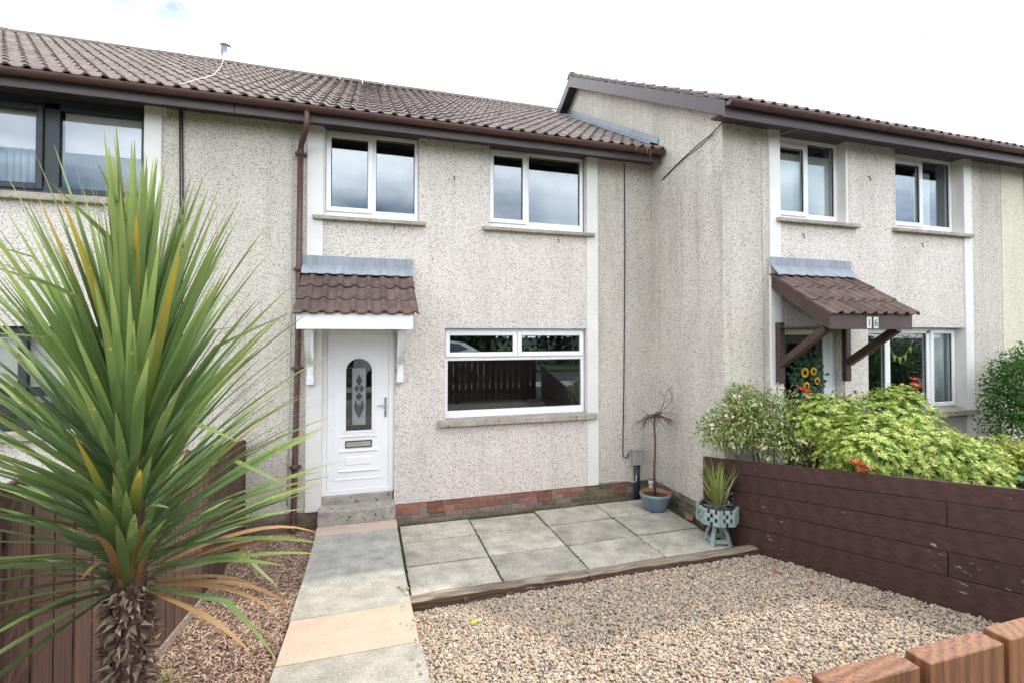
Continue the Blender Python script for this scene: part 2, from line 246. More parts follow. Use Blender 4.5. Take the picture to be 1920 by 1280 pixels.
def cordyline_mat(name, base, edge, tip):
    m, n, b = newmat(name); L = n.links.new; o = n.nodes['Material Output']
    uv = N(n, 'ShaderNodeUVMap'); sx = N(n, 'ShaderNodeSeparateXYZ'); L(uv.outputs[0], sx.inputs[0]); oi = N(n, 'ShaderNodeObjectInfo')
    t = N(n, 'ShaderNodeTexCoord'); mp = N(n, 'ShaderNodeMapping'); mp.inputs['Scale'].default_value = (120, 3, 3); L(t.outputs['Object'], mp.inputs['Vector'])
    nz = N(n, 'ShaderNodeTexNoise', Scale=1.0, Detail=3); L(mp.outputs[0], nz.inputs['Vector'])
    lr = ramp(n, [(0.0, tuple(x * 0.75 for x in base)), (0.55, base), (0.97, edge), (1.0, tip)]); 
    ad = N(n, 'ShaderNodeMath', operation='MULTIPLY_ADD'); L(nz.outputs['Fac'], ad.inputs[0]); ad.inputs[1].default_value = 0.05; L(sx.outputs[1], ad.inputs[2]); L(ad.outputs[0], lr.inputs['Fac'])
    sp = N(n, 'ShaderNodeTexNoise', Scale=26, Detail=2); L(t.outputs['Object'], sp.inputs['Vector']); sr = ramp(n, [(0.70, (0, 0, 0)), (0.74, (1, 1, 1))]); L(sp.outputs['Fac'], sr.inputs['Fac'])
    mxx = N(n, 'ShaderNodeMix', data_type='RGBA'); L(sr.outputs['Color'], mxx.inputs[0]); L(lr.outputs['Color'], mxx.inputs[6]); mxx.inputs[7].default_value = (0.50, 0.40, 0.07, 1)
    mr = N(n, 'ShaderNodeMapRange'); mr.inputs['To Min'].default_value = 0.7; mr.inputs['To Max'].default_value = 1.3; L(oi.outputs['Random'], mr.inputs['Value'])
    hs = N(n, 'ShaderNodeHueSaturation'); L(mr.outputs[0], hs.inputs['Value']); L(mxx.outputs[2], hs.inputs['Color'])
    L(hs.outputs['Color'], b.inputs['Base Color']); b.inputs['Roughness'].default_value = 0.5; b.inputs['Specular IOR Level'].default_value = 0.35
    tr = N(n, 'ShaderNodeBsdfTranslucent'); L(hs.outputs['Color'], tr.inputs['Color']); ms = N(n, 'ShaderNodeMixShader'); ms.inputs[0].default_value = 0.34
    L(b.outputs[0], ms.inputs[1]); L(tr.outputs[0], ms.inputs[2]); L(ms.outputs[0], o.inputs['Surface'])
cordyline_mat('cordy_green', (0.145, 0.228, 0.072), (0.26, 0.33, 0.10), (0.34, 0.24, 0.10))
cordyline_mat('cordy_yellow', (0.20, 0.25, 0.05), (0.52, 0.36, 0.05), (0.50, 0.22, 0.04))
cordyline_mat('cordy_brown', (0.32, 0.19, 0.08), (0.40, 0.22, 0.07), (0.30, 0.19, 0.12))

# ------------------------------------------------------------------ building helpers
LOC = {}
def adopt(o, parent):
    if parent is not None:
        o.parent = parent; o.matrix_parent_inverse = Matrix.Translation(-Vector(LOC.get(parent.name, (0, 0, 0))))
def tag(o, label=None, cat=None, group=None, kind=None):
    if label: o['label'] = label
    if cat: o['category'] = cat
    if group: o['group'] = group
    if kind: o['kind'] = kind
    return o
def thing(name, label, cat, loc, group=None):
    o = bpy.data.objects.new(name, None); COL.objects.link(o); o.location = loc; o.empty_display_size = 0.2
    LOC[o.name] = tuple(loc); return tag(o, label, cat, group)
def mesh(name, verts, faces, mat, parent=None, smooth=False, bevel=0.0):
    me = bpy.data.meshes.new(name); me.from_pydata([tuple(v) for v in verts], [], faces)
    bm = bmesh.new(); bm.from_mesh(me)
    bmesh.ops.recalc_face_normals(bm, faces=bm.faces)
    if bevel: bmesh.ops.bevel(bm, geom=[e for e in bm.edges if e.is_manifold and e.calc_face_angle(0) > 0.5], offset=bevel, segments=1, affect='EDGES')
    bm.to_mesh(me); bm.free()
    if mat: me.materials.append(M[mat] if isinstance(mat, str) else mat)
    if smooth: me.polygons.foreach_set('use_smooth', [True] * len(me.polygons))
    o = bpy.data.objects.new(name, me); COL.objects.link(o); adopt(o, parent); return o
def inst(name, me, parent, loc=(0, 0, 0), rot=(0, 0, 0), scale=(1, 1, 1)):
    o = bpy.data.objects.new(name, me); COL.objects.link(o); o.location = loc; o.rotation_euler = rot; o.scale = scale; adopt(o, parent); return o
class B:
    def __init__(s): s.v = []; s.f = []
    def add(s, v, f): k = len(s.v); s.v += [tuple(p) for p in v]; s.f += [tuple(i + k for i in q) for q in f]; return s
    def box(s, x0, x1, y0, y1, z0, z1):
        return s.add([(x0, y0, z0), (x1, y0, z0), (x1, y1, z0), (x0, y1, z0), (x0, y0, z1), (x1, y0, z1), (x1, y1, z1), (x0, y1, z1)],
                     [(0, 3, 2, 1), (4, 5, 6, 7), (0, 1, 5, 4), (1, 2, 6, 5), (2, 3, 7, 6), (3, 0, 4, 7)])
    def prism(s, poly, d):   # poly: list of 3d points, d: extrusion vector
        n = len(poly); d = Vector(d); v = [Vector(p) for p in poly] + [Vector(p) + d for p in poly]
        return s.add(v, [tuple(range(n))[::-1], tuple(range(n, 2 * n))] + [(i, (i + 1) % n, n + (i + 1) % n, n + i) for i in range(n)])
    def bar(s, a, b, w, h, up=(0, 0, 1)):
        a, b = Vector(a), Vector(b); d = (b - a).normalized(); u = Vector(up); x = d.cross(u)
        x = x.normalized() if x.length > 1e-4 else Vector((1, 0, 0)); y = x.cross(d).normalized()
        q = [a - x * w / 2 - y * h / 2, a + x * w / 2 - y * h / 2, a + x * w / 2 + y * h / 2, a - x * w / 2 + y * h / 2]
        return s.prism(q, b - a)
    def tube(s, pts, r, seg=8, caps=True):
        pts = [Vector(p) for p in pts]; n = len(pts); rs = r if isinstance(r, (list, tuple)) else [r] * n; rings = []
        t0 = (pts[1] - pts[0]).normalized(); u = t0.cross(Vector((0.31, 0.2, 0.93))).normalized()
        for i, p in enumerate(pts):
            t = (pts[min(i + 1, n - 1)] - pts[max(i - 1, 0)]).normalized(); u = (u - t * u.dot(t)).normalized(); w = t.cross(u)
            rings.append([p + (u * math.cos(a) + w * math.sin(a)) * rs[i] for a in [2 * math.pi * k / seg for k in range(seg)]])
        v = [q for g in rings for q in g]; f = []
        for i in range(n - 1):
            for k in range(seg): a, b_ = i * seg + k, i * seg + (k + 1) % seg; f.append((a, b_, b_ + seg, a + seg))
        if caps: f += [tuple(range(seg))[::-1], tuple(range((n - 1) * seg, n * seg))]
        return s.add(v, f)
    def lathe(s, prof, c, seg=32, close=False):
        v = []; f = []; n = len(prof)
        for k in range(seg):
            a = 2 * math.pi * k / seg
            v += [(c[0] + r * math.cos(a), c[1] + r * math.sin(a), c[2] + z) for r, z in prof]
        for k in range(seg):
            for i in range(n - 1): a = k * n + i; b_ = ((k + 1) % seg) * n + i; f.append((a, b_, b_ + 1, a + 1))
        return s.add(v, f)
    def obj(s, name, mat, parent=None, smooth=False, bevel=0.0): return mesh(name, s.v, s.f, mat, parent, smooth, bevel)
def fastmesh(name, V, Fc, mat, parent=None, smooth=False):
    """V (n,3) array, Fc (m,k) array of equal polygons"""
    me = bpy.data.meshes.new(name); m, k = Fc.shape
    me.vertices.add(len(V)); me.vertices.foreach_set('co', V.astype(np.float32).ravel())
    me.loops.add(m * k); me.loops.foreach_set('vertex_index', Fc.astype(np.int32).ravel())
    me.polygons.add(m); me.polygons.foreach_set('loop_start', np.arange(0, m * k, k, dtype=np.int32)); me.polygons.foreach_set('loop_total', np.full(m, k, np.int32))
    if smooth: me.polygons.foreach_set('use_smooth', np.ones(m, bool))
    me.update(calc_edges=True); me.validate(); me.materials.append(M[mat])
    o = bpy.data.objects.new(name, me); COL.objects.link(o); adopt(o, parent); return o
def rotmats(n, rg):
    q = rg.normal(size=(n, 4)); q /= np.linalg.norm(q, axis=1)[:, None]; w, x, y, z = q.T
    return np.stack([np.stack([1 - 2 * (y * y + z * z), 2 * (x * y - z * w), 2 * (x * z + y * w)], -1), np.stack([2 * (x * y + z * w), 1 - 2 * (x * x + z * z), 2 * (y * z - x * w)], -1), np.stack([2 * (x * z - y * w), 2 * (y * z + x * w), 1 - 2 * (x * x + y * y)], -1)], 1)
def leaves(name, P, D, L, Wd, mat, parent, up=None, fold=0.25, droop=0.15):
    """many leaves in one mesh: P base points, D directions (unit), L lengths, Wd half widths"""
    n = len(P); rg = nrg
    if up is None: up = rg.normal(size=(n, 3)) * 0.5 + np.array([0, 0, 1.0])
    side = np.cross(D, up); side /= np.linalg.norm(side, axis=1)[:, None] + 1e-9; nor = np.cross(side, D)
    L = np.broadcast_to(L, n)[:, None]; Wd = np.broadcast_to(Wd, n)[:, None]
    mid = P + D * L * 0.5; tip = P + D * L - nor * L * droop
    V = np.stack([P, mid - side * Wd + nor * Wd * fold, mid, mid + side * Wd + nor * Wd * fold, tip], 1).reshape(-1, 3)
    b = (np.arange(n) * 5)[:, None]
    Fc = np.concatenate([b + np.array([[0, 2, 1]]), b + np.array([[0, 3, 2]]), b + np.array([[1, 2, 4]]), b + np.array([[2, 3, 4]])], 1).reshape(-1, 3)
    o = fastmesh(name, V, Fc, mat, parent); return o
def unit(v): return v / (np.linalg.norm(v, axis=-1, keepdims=True) + 1e-9)

# ------------------------------------------------------------------ ground levels
def path_z(y): return float(np.interp(-y, [0, .25, .5, 1.15, 1.78, 2.38, 3.05, 6.6], [-.255, -.258, -.268, -.245, -.215, -.165, -.08, .40]))
def gravel_z(x, y):
    z = -0.425 + 0.165 * (-2.0 - y)
    return z - 0.07 * max(0, 1 - (x - .5) / 3.5) * max(0, 1 - (-2.0 - y) / 2.0)
def bark_z(y): return float(np.interp(-y, [0, 1.2, 2, 3, 4, 6.6], [-.37, -.33, -.275, -.155, -.02, .36]))
gr = B()
ys = [400, 30, 12, 0.3, 0, -0.6, -1.2, -2, -3, -4, -5, -6, -6.6, -9, -20, -400]
def base_z(y): return float(np.interp(-y, [-1000, 0, 2.0, 6.6, 1000], [-.50, -.50, -.56, .19, .19]))
xs_ = [-400, -40, -12, -5, -1.4, 0.5, 4.5, 10, 16, 40, 400]
for y in ys: gr.v += [(x, y, base_z(y)) for x in xs_]
nx = len(xs_)
for j in range(len(ys) - 1):
    for i in range(nx - 1): a = j * nx + i; gr.f.append((a, a + nx, a + nx + 1, a + 1))
tag(gr.obj('ground', 'soil'), kind='structure')
st = B(); st.add([(-60, -8.2, .40), (60, -8.2, .40), (60, -13.5, .40), (-60, -13.5, .40)], [(0, 1, 2, 3)]); tag(st.obj('road', 'tarmac'), kind='structure')
fw = B().box(-60, 60, -8.2, -6.75, .1, .52); tag(fw.obj('pavement', 'slab_grey'), kind='structure')
fv = B().box(-60, 60, -60, -13.5, .1, .52); tag(fv.obj('verge', 'grass_ground'), kind='structure')
# neighbour's planting bed behind the dark fence
nb = B(); V8 = []
for y in (-1.4, -2.2, -3.0, -4.0, -6.0): V8.append(y)
for y in V8: nb.v += [(4.33 + .11 * (-1.2 - y) + .02, y, -.12 + .13 * (-1.4 - y)), (16, y, -.12 + .13 * (-1.4 - y))]
nb.f = [(2 * i, 2 * i + 2, 2 * i + 3, 2 * i + 1) for i in range(len(V8) - 1)]
tag(nb.obj('planting_bed', 'soil'), kind='structure')

# path
path = thing('path', 'path of grey, pink and cream paving slabs leading to the white door', 'path', (0, -3, -.3)); path['kind'] = 'structure'
mats = ['slab_pink', 'slab_grey', 'slab_grey', 'slab_pale', 'slab_cream', 'slab_pale', 'slab_grey', 'slab_cream', 'slab_pale', 'slab_grey']
edges = [-.255, -.5, -1.15, -1.78, -2.38, -3.05, -3.67, -4.28, -4.89, -5.5, -6.4]
for i, mt in enumerate(mats):
    y0, y1 = edges[i] - .004, edges[i + 1] + .004; z0, z1 = path_z(y0), path_z(y1); dz = rng.uniform(-.003, .003)
    xl, xr = -.452 + rng.uniform(-.006, .006), .462 + rng.uniform(-.006, .006)
    b = B().add([(xl, y0, z0 + dz), (xr, y0, z0 + dz), (xr, y1, z1 + dz), (xl, y1, z1 + dz), (xl, y0, z0 - .06), (xr, y0, z0 - .06), (xr, y1, z1 - .06), (xl, y1, z1 - .06)],
                [(0, 1, 2, 3), (4, 7, 6, 5), (0, 4, 5, 1), (1, 5, 6, 2), (2, 6, 7, 3), (3, 7, 4, 0)])
    b.obj('paving_slab', mt, path, bevel=.004)
b = B()
for i in range(len(edges) - 1):
    y0, y1 = edges[i], edges[i + 1]; z0, z1 = path_z(y0) - .03, path_z(y1) - .03
    b.add([(-.44, y0, z0), (.45, y0, z0), (.45, y1, z1), (-.44, y1, z1), (-.44, y0, z0 - .4), (.45, y0, z0 - .4), (.45, y1, z1 - .4), (-.44, y1, z1 - .4)], [(0, 1, 2, 3), (0, 4, 5, 1), (1, 5, 6, 2), (2, 6, 7, 3), (3, 7, 4, 0)])
b.obj('path_bed', 'step_concrete', path)
# patio
patio = thing('patio', 'raised patio of large grey slabs under the wide window', 'patio', (2.3, -.9, -.45)); patio['kind'] = 'structure'
cx = [.505, 1.41, 2.335, 3.265, 4.19]; ry = [-.03, -.605, -1.21, -1.80]
for i in range(4):
    for j in range(3):
        dz = rng.uniform(-.006, .006); tx = rng.uniform(-.004, .004); y0 = ry[j] - .012 - (0.05 if (i, j) in ((1, 0), (0, 0)) else (.03 if j == 0 else 0)); y1 = ry[j + 1] + .012
        if (i, j) == (1, 0): dz = -.012
        x0, x1 = cx[i] + .009, cx[i + 1] - .009
        if i == 3: x1 -= .03 * j
        z = -.42 + dz
        b = B().add([(x0, y0, z - tx), (x1, y0, z + tx), (x1, y1, z + tx), (x0, y1, z - tx), (x0, y0, z - .05), (x1, y0, z - .05), (x1, y1, z - .05), (x0, y1, z - .05)],
                    [(0, 1, 2, 3), (4, 7, 6, 5), (0, 4, 5, 1), (1, 5, 6, 2), (2, 6, 7, 3), (3, 7, 4, 0)])
        b.obj('paving_slab', 'slab_patio', patio, bevel=.004)
B().box(.47, 4.30, -1.84, 0.02, -.60, -.442).obj('patio_bed', 'moss', patio)
# timber edging of the patio
ed = thing('timber_edging', 'weathered dark timber edging between patio slabs and gravel', 'edging', (2.3, -1.9, -.5))
for (x0, x1, y0, y1, zt0, zt1) in ((.485, 2.27, -1.812, -1.835, -.402, -.398), (2.275, 4.36, -1.835, -1.95, -.398, -.345)):
    t = .115; n = 14; bb = B(); bt = B()
    for k in range(n + 1):
        f = k / n; x = x0 + (x1 - x0) * f; y = y0 + (y1 - y0) * f; z = zt0 + (zt1 - zt0) * f + rng.uniform(-.006, .006); w = rng.uniform(-.008, .008)
        bb.v += [(x, y, z - .24), (x, y, z - .005), (x, y - t + w, z - .012), (x, y - t + w - .006, z - .24)]
        bt.v += [(x, y + .004, z - .004), (x, y - .01, z), (x, y - t + .03 + w, z - .002), (x, y - t - .002 + w, z - .014)]
    for k in range(n):
        a = 4 * k; bb.f += [(a, a + 1, a + 5, a + 4), (a + 1, a + 2, a + 6, a + 5), (a + 2, a + 3, a + 7, a + 6)]
        bt.f += [(a, a + 1, a + 5, a + 4), (a + 1, a + 2, a + 6, a + 5), (a + 2, a + 3, a + 7, a + 6)]
    bb.f += [(0, 3, 2, 1), (4 * n, 4 * n + 1, 4 * n + 2, 4 * n + 3)]
    s_ = bb.obj('sleeper', 'sleeper_wood', ed); bt.obj('worn_top', 'sleeper_top', s_)
for x, y in ((1.0, -1.955), (2.2, -1.975), (2.75, -1.99), (3.85, -2.06)):
    B().box(x - .022, x + .022, y - .02, y + .02, -.65, -.435).obj('peg', 'sleeper_wood', ed, bevel=.004)

# gravel: tens of thousands of small stones, one mass
def stones(name, n, region, size, mat, zf, squash=0.6):
    phi = (1 + 5 ** .5) / 2
    ico = np.array([(-1, phi, 0), (1, phi, 0), (-1, -phi, 0), (1, -phi, 0), (0, -1, phi), (0, 1, phi), (0, -1, -phi), (0, 1, -phi), (phi, 0, -1), (phi, 0, 1), (-phi, 0, -1), (-phi, 0, 1)]) / 1.9
    icf = np.array([(0, 11, 5), (0, 5, 1), (0, 1, 7), (0, 7, 10), (0, 10, 11), (1, 5, 9), (5, 11, 4), (11, 10, 2), (10, 7, 6), (7, 1, 8), (3, 9, 4), (3, 4, 2), (3, 2, 6), (3, 6, 8), (3, 8, 9), (4, 9, 5), (2, 4, 11), (6, 2, 10), (8, 6, 7), (9, 8, 1)])
    P = region(n); n = len(P)
    s = nrg.uniform(size[0], size[1], n) * (1 + (nrg.random(n) > .93) * .7)
    sc = np.stack([s * nrg.uniform(.7, 1.5, n), s * nrg.uniform(.7, 1.1, n), s * nrg.uniform(.45, .8, n)], 1)
    V = ico[None] * (1 + nrg.uniform(-.22, .22, (n, 12, 1))); V = V * sc[:, None, :]
    Rm = rotmats(n, nrg); q = nrg.random(n) < squash
    a = nrg.uniform(0, 6.28, n); Rz = np.zeros((n, 3, 3)); Rz[:, 0, 0] = np.cos(a); Rz[:, 0, 1] = -np.sin(a); Rz[:, 1, 0] = np.sin(a); Rz[:, 1, 1] = np.cos(a); Rz[:, 2, 2] = 1
    Rm[q] = Rz[q]
    V = np.einsum('nij,nkj->nki', Rm, V)
    z = np.array([zf(x, y) for x, y in P]) + nrg.uniform(-.012, .010, n)
    V += np.concatenate([P, z[:, None]], 1)[:, None, :]
    Fc = (icf[None] + (np.arange(n) * 12)[:, None, None]).reshape(-1, 3)
    return fastmesh(name, V.reshape(-1, 3), Fc, mat, None, smooth=False)
def fence_x(y): return 4.222 + .125 * np.maximum(0, -1.6 - y)
def greg(n):
    P = np.stack([nrg.uniform(.475, 4.85, n), nrg.uniform(-5.75, -1.90, n)], 1)
    yb = np.interp(P[:, 0], [.48, 2.27, 4.4], [-1.935, -1.955, -2.075])
    d = (P[:, 1] < yb) & (P[:, 0] < fence_x(P[:, 1]) - .01)
    # drop most of what the front fence and the frame hide
    st_ = np.stack([.462 - np.abs(nrg.normal(0, .05, 46)) - .008, nrg.uniform(-5.2, -2.0, 46)], 1)      # strays kicked on to the path
    return np.concatenate([P[d], st_])
gv = stones('gravel', 88000, greg, (.0072, .0135), 'gravel', lambda x, y: path_z(y) + .010 if x < .463 else gravel_z(x, y))
tag(gv, 'pale brown gravel filling the front garden', 'gravel', kind='stuff')
b = B(); yy = np.linspace(-1.9, -5.95, 18)
for y in yy: b.v += [(.46, y, gravel_z(.46, y) - .012), (2.4, y, gravel_z(2.4, y) - .012), (fence_x(y) + .01, y, gravel_z(4.4, y) - .012)]
for k in range(17): a = 3 * k; b.f += [(a, a + 3, a + 4, a + 1), (a + 1, a + 4, a + 5, a + 2)]
basic('gravel_bed', (0.30, 0.25, 0.20), (0.16, 0.13, 0.10), scale=60, rough=1, bump=0.8, bscale=90)
tag(b.obj('gravel_bed', 'gravel_bed'), kind='structure')
# bark chips
def chips(n):
    P = np.stack([nrg.uniform(-1.235, -.465, n), nrg.uniform(-5.6, -.06, n)], 1)
    s = nrg.uniform(.6, 1.7, n); Lc = .021 * s; Wc = .006 * nrg.uniform(.6, 1.6, n); Tc = .0028 * nrg.uniform(.6, 1.6, n)
    box = np.array([(-1, -.7, -1), (1, -.4, -1), (1.1, .5, -1), (-.9, 1, -1), (-1, -.7, 1), (.9, -.5, 1), (1, .4, 1), (-1.1, .8, 1)], float)
    V = box[None] * np.stack([Lc, Wc, Tc], 1)[:, None, :]
    a = nrg.uniform(0, 6.28, n); e = nrg.normal(0, .32, n); r = nrg.normal(0, .5, n)
    ca, sa, ce, se, cr_, sr_ = np.cos(a), np.sin(a), np.cos(e), np.sin(e), np.cos(r), np.sin(r)
    Rx = np.zeros((n, 3, 3)); Rx[:, 0, 0] = 1; Rx[:, 1, 1] = cr_; Rx[:, 1, 2] = -sr_; Rx[:, 2, 1] = sr_; Rx[:, 2, 2] = cr_
    Ry = np.zeros((n, 3, 3)); Ry[:, 1, 1] = 1; Ry[:, 0, 0] = ce; Ry[:, 0, 2] = se; Ry[:, 2, 0] = -se; Ry[:, 2, 2] = ce
    Rz = np.zeros((n, 3, 3)); Rz[:, 2, 2] = 1; Rz[:, 0, 0] = ca; Rz[:, 0, 1] = -sa; Rz[:, 1, 0] = sa; Rz[:, 1, 1] = ca
    V = np.einsum('nij,nkj->nki', Rz @ Ry @ Rx, V)
    z = np.array([bark_z(y) for y in P[:, 1]]) + nrg.uniform(-.008, .016, n)
    V += np.concatenate([P, z[:, None]], 1)[:, None, :]
    f = np.array([(0, 3, 2, 1), (4, 5, 6, 7), (0, 1, 5, 4), (1, 2, 6, 5), (2, 3, 7, 6), (3, 0, 4, 7)])
    Fc = (f[None] + (np.arange(n) * 8)[:, None, None]).reshape(-1, 4)
    return fastmesh('bark_chips', V.reshape(-1, 3), Fc, 'bark')
tag(chips(26000), 'brown bark chips between the left fence and the path', 'bark chips', kind='stuff')
b = B(); yy = np.linspace(.0, -6.4, 20)
for y in yy: b.v += [(-1.27, y, bark_z(y) - .006), (-.45, y, bark_z(y) - .006)]
b.f = [(2 * k, 2 * k + 2, 2 * k + 3, 2 * k + 1) for k in range(19)]
basic('bark_bed', (0.15, 0.09, 0.065), (0.05, 0.03, 0.022), scale=50, rough=1, bump=0.9, bscale=80)
tag(b.obj('bark_bed', 'bark_bed'), kind='structure')

# ------------------------------------------------------------------ roof tile mesh (double roll)
def tile_mesh(name, mat, w=.33, ln=.40, tk=.02):
    n = 16; v = []; f = []
    prof = []
    for i in range(n + 1):
        u = i / n * 1.03; ph = (2 * u) % 1.0
        h = .034 * max(0.0, math.cos((ph - .75) * 2 * math.pi)) ** 0.75
        prof.append((u * w, h))
    for y in (0, ln * .5, ln):
        v += [(x, y, h) for x, h in prof]
    v += [(x, 0.003, h - tk) for x, h in prof]
    m = n + 1
    for j in range(2):
        for i in range(n): a = j * m + i; f.append((a, a + 1, a + m + 1, a + m))
    for i in range(n): f.append((3 * m + i, 3 * m + i + 1, i + 1, i))
    v += [(0, ln, -tk), (prof[-1][0], ln, prof[-1][1] - tk)]
    f.append((3 * m, 0, m, 2 * m, len(v) - 2)); f.append((n, 3 * m + n, len(v) - 1, 2 * m + n, m + n))
    me = bpy.data.meshes.new(name); me.from_pydata(v, [], f); me.materials.append(M[mat]); me.update()
    return me
TILE = tile_mesh('roof_tile', 'roof_tile'); CTILE = tile_mesh('canopy_tile', 'canopy_tile')
SL = .579; SA = math.atan(SL)   # roof pitch
EX = .326                       # exposed length of a tile up the slope
def lay_tiles(parent, me, x0, ncol, y0, z0, rows, ang, w=.33, exposure=EX, name='roof_tile', jitter=.004, skip=None):
    for r in range(rows):
        yy_ = y0 + r * exposure * math.cos(ang); zz = z0 + r * exposure * math.sin(ang)
        for c in range(ncol):
            if skip and skip(c, r): continue
            inst(name, me, parent, (x0 + c * w + rng.uniform(-jitter, jitter) * .6, yy_ + rng.uniform(-jitter, jitter), zz + rng.uniform(-jitter, jitter) * .5), (ang - .055 + rng.uniform(-.008, .008), rng.uniform(-.006, .006), rng.uniform(-.006, .006)))

# ------------------------------------------------------------------ wall with openings
def wall(name, x0, x1, z0, z1, ops, y, depth, mat, parent, side=None):
    """front sheet at Y=y with openings (xa,xb,za,zb) and their reveals running back by depth, closed round its rim"""
    xs = sorted({x0, x1, *[v for o in ops for v in o[:2] if x0 < v < x1]}); zs = sorted({z0, z1, *[v for o in ops for v in o[2:] if z0 < v < z1]})
    b = B()
    for i in range(len(xs) - 1):
        for j in range(len(zs) - 1):
            mxx, mz = (xs[i] + xs[i + 1]) / 2, (zs[j] + zs[j + 1]) / 2
            if any(o[0] < mxx < o[1] and o[2] < mz < o[3] for o in ops): continue
            b.box(xs[i], xs[i + 1], y, y + depth, zs[j], zs[j + 1])
    bm = bmesh.new(); me = bpy.data.meshes.new(name)
    me.from_pydata(b.v, [], b.f); bm.from_mesh(me); bmesh.ops.remove_doubles(bm, verts=bm.verts, dist=1e-4)
    # drop faces shared by two neighbouring cells
    seen = {}
    for fc in bm.faces: seen.setdefault(tuple(sorted(v.index for v in fc.verts)), []).append(fc)
    dead = set()
    for fc in bm.faces:
        key = tuple(round(k, 4) for k in fc.calc_center_median())
        seen.setdefault(key, []).append(fc)
    for k, l in seen.items():
        if isinstance(k[0], float) and len(l) > 1: dead.update(l)
    bmesh.ops.delete(bm, geom=list(dead), context='FACES_ONLY')
    bmesh.ops.recalc_face_normals(bm, faces=bm.faces)
    bm.to_mesh(me); bm.free(); me.materials.append(M[mat])
    o = bpy.data.objects.new(name, me); COL.objects.link(o); adopt(o, parent); return o
def rect_frame(b, x0, x1, z0, z1, y0, y1, t, tb=None):
    tb = tb or t
    b.box(x0, x0 + t, y0, y1, z0, z1); b.box(x1 - t, x1, y0, y1, z0, z1)
    b.box(x0 + t, x1 - t, y0, y1, z0, z0 + tb); b.box(x0 + t, x1 - t, y0, y1, z1 - t, z1)
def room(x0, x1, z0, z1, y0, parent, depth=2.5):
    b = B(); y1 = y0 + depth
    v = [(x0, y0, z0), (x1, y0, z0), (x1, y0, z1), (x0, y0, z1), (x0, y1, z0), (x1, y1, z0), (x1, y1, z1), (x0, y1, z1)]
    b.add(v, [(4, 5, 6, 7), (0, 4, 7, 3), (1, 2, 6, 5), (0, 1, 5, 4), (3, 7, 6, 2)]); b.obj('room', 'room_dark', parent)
def window(parent, x0, x1, z0, z1, y, lights, mat='white_upvc', fr=.05, gl='glass', bars=(), depth=.07, label=None, rm=True):
    """lights: (xa,xb,za,zb,'sash'|'fixed') glazed areas; the frame fills the rest. y = outer face of the frame"""
    w = bpy.data.objects.new('window', None); COL.objects.link(w); w.location = (0, 0, 0); LOC[w.name] = (0, 0, 0); adopt(w, parent)
    w.matrix_parent_inverse = Matrix.Translation(-Vector(LOC[parent.name]))
    fx = [l[2] for l in lights if l[4] == 'fixed']; b = B(); rect_frame(b, x0, x1, z0, z1, y, y + depth, fr, max(fr, min(fx) - z0 + .002))
    for (a, c, d, e) in bars: b.box(a, c, y + .002, y + depth - .002, d, e)
    b.obj('frame', mat, w, bevel=.004)
    for (xa, xb, za, zb, kind) in lights:
        if kind == 'sash':
            t = .062; s = B(); rect_frame(s, xa, xb, za, zb, y - .022, y + .045, t); s.obj('sash', mat, w, bevel=.006)
            ga = (xa + t, xb - t, za + t, zb - t)
            g2 = B(); rect_frame(g2, ga[0] - .002, ga[1] + .002, ga[2] - .002, ga[3] + .002, y - .005, y + .01, .008); g2.obj('gasket', 'rubber', w)
            B().box(ga[0] - .003, ga[1] + .003, y + .012, y + .020, ga[2] - .003, ga[3] + .003).obj('pane', gl, w)
        else:
            g2 = B(); rect_frame(g2, xa - .002, xb + .002, za - .002, zb + .002, y + .018, y + .03, .008); g2.obj('gasket', 'rubber', w)
            B().box(xa - .005, xb + .005, y + .030, y + .038, za - .005, zb + .005).obj('pane', gl, w)
    if rm: room(x0 + .01, x1 - .01, z0 + .01, z1 - .01, y + depth - .003, parent)
    return w
def sill(parent, x0, x1, z0, z1, y0, y1, mat='sill_concrete'):
    b = B().prism([(x0, y0, z0), (x0, y0, z1 - .012), (x0, y1, z1 + .006), (x0, y1, z0)], (x1 - x0, 0, 0)); return b.obj('sill', mat, parent, bevel=.006)
def pilaster(parent, x0, x1, z0, z1, y0, y1):
    return B().box(x0, x1, y0, y1, z0, z1).obj('pilaster', 'white_paint', parent, bevel=.004)
def gutter_run(parent, x0, x1, y, z, fascia_y, fz0, fz1, cap=(True, True)):
    """half round gutter, fascia board and soffit"""
    r = .058; b = B(); n = 10; pr = []
    for k in range(n + 1): a = math.pi + math.pi * k / n; pr.append((y + r * math.cos(a), z + r * math.sin(a)))
    pr2 = [(y + (p[0] - y) * .9, z + (p[1] - z) * .9) for p in pr][::-1]
    poly = [(x0, p[0], p[1]) for p in pr + pr2]; b.prism(poly, (x1 - x0, 0, 0))
    for c, x in zip(cap, (x0, x1)):
        if c: b.prism([(x, p[0], p[1] - .002) for p in pr], (.004 if x == x0 else -.004, 0, 0))
    g = b.obj('gutter', 'gutter_brown', parent, smooth=False)
    x = x0 + .55
    while x < x1 - .2:
        bb = B(); bb.prism([(x, y + (p[0] - y) * 1.09, z + (p[1] - z) * 1.09) for p in pr] + [(x, p[0], p[1]) for p in pr[::-1]], (.028, 0, 0)); bb.obj('gutter_bracket', 'gutter_brown', g); x += .95
    B().box(x0 + .004, x1 - .004, fascia_y, fascia_y + .022, fz0, fz1).obj('fascia', 'fascia_brown', parent)
    return g
def cable(parent, pts, r, mat, name='cable'): return B().tube(pts, r, 6).obj(name, mat, parent, smooth=True)

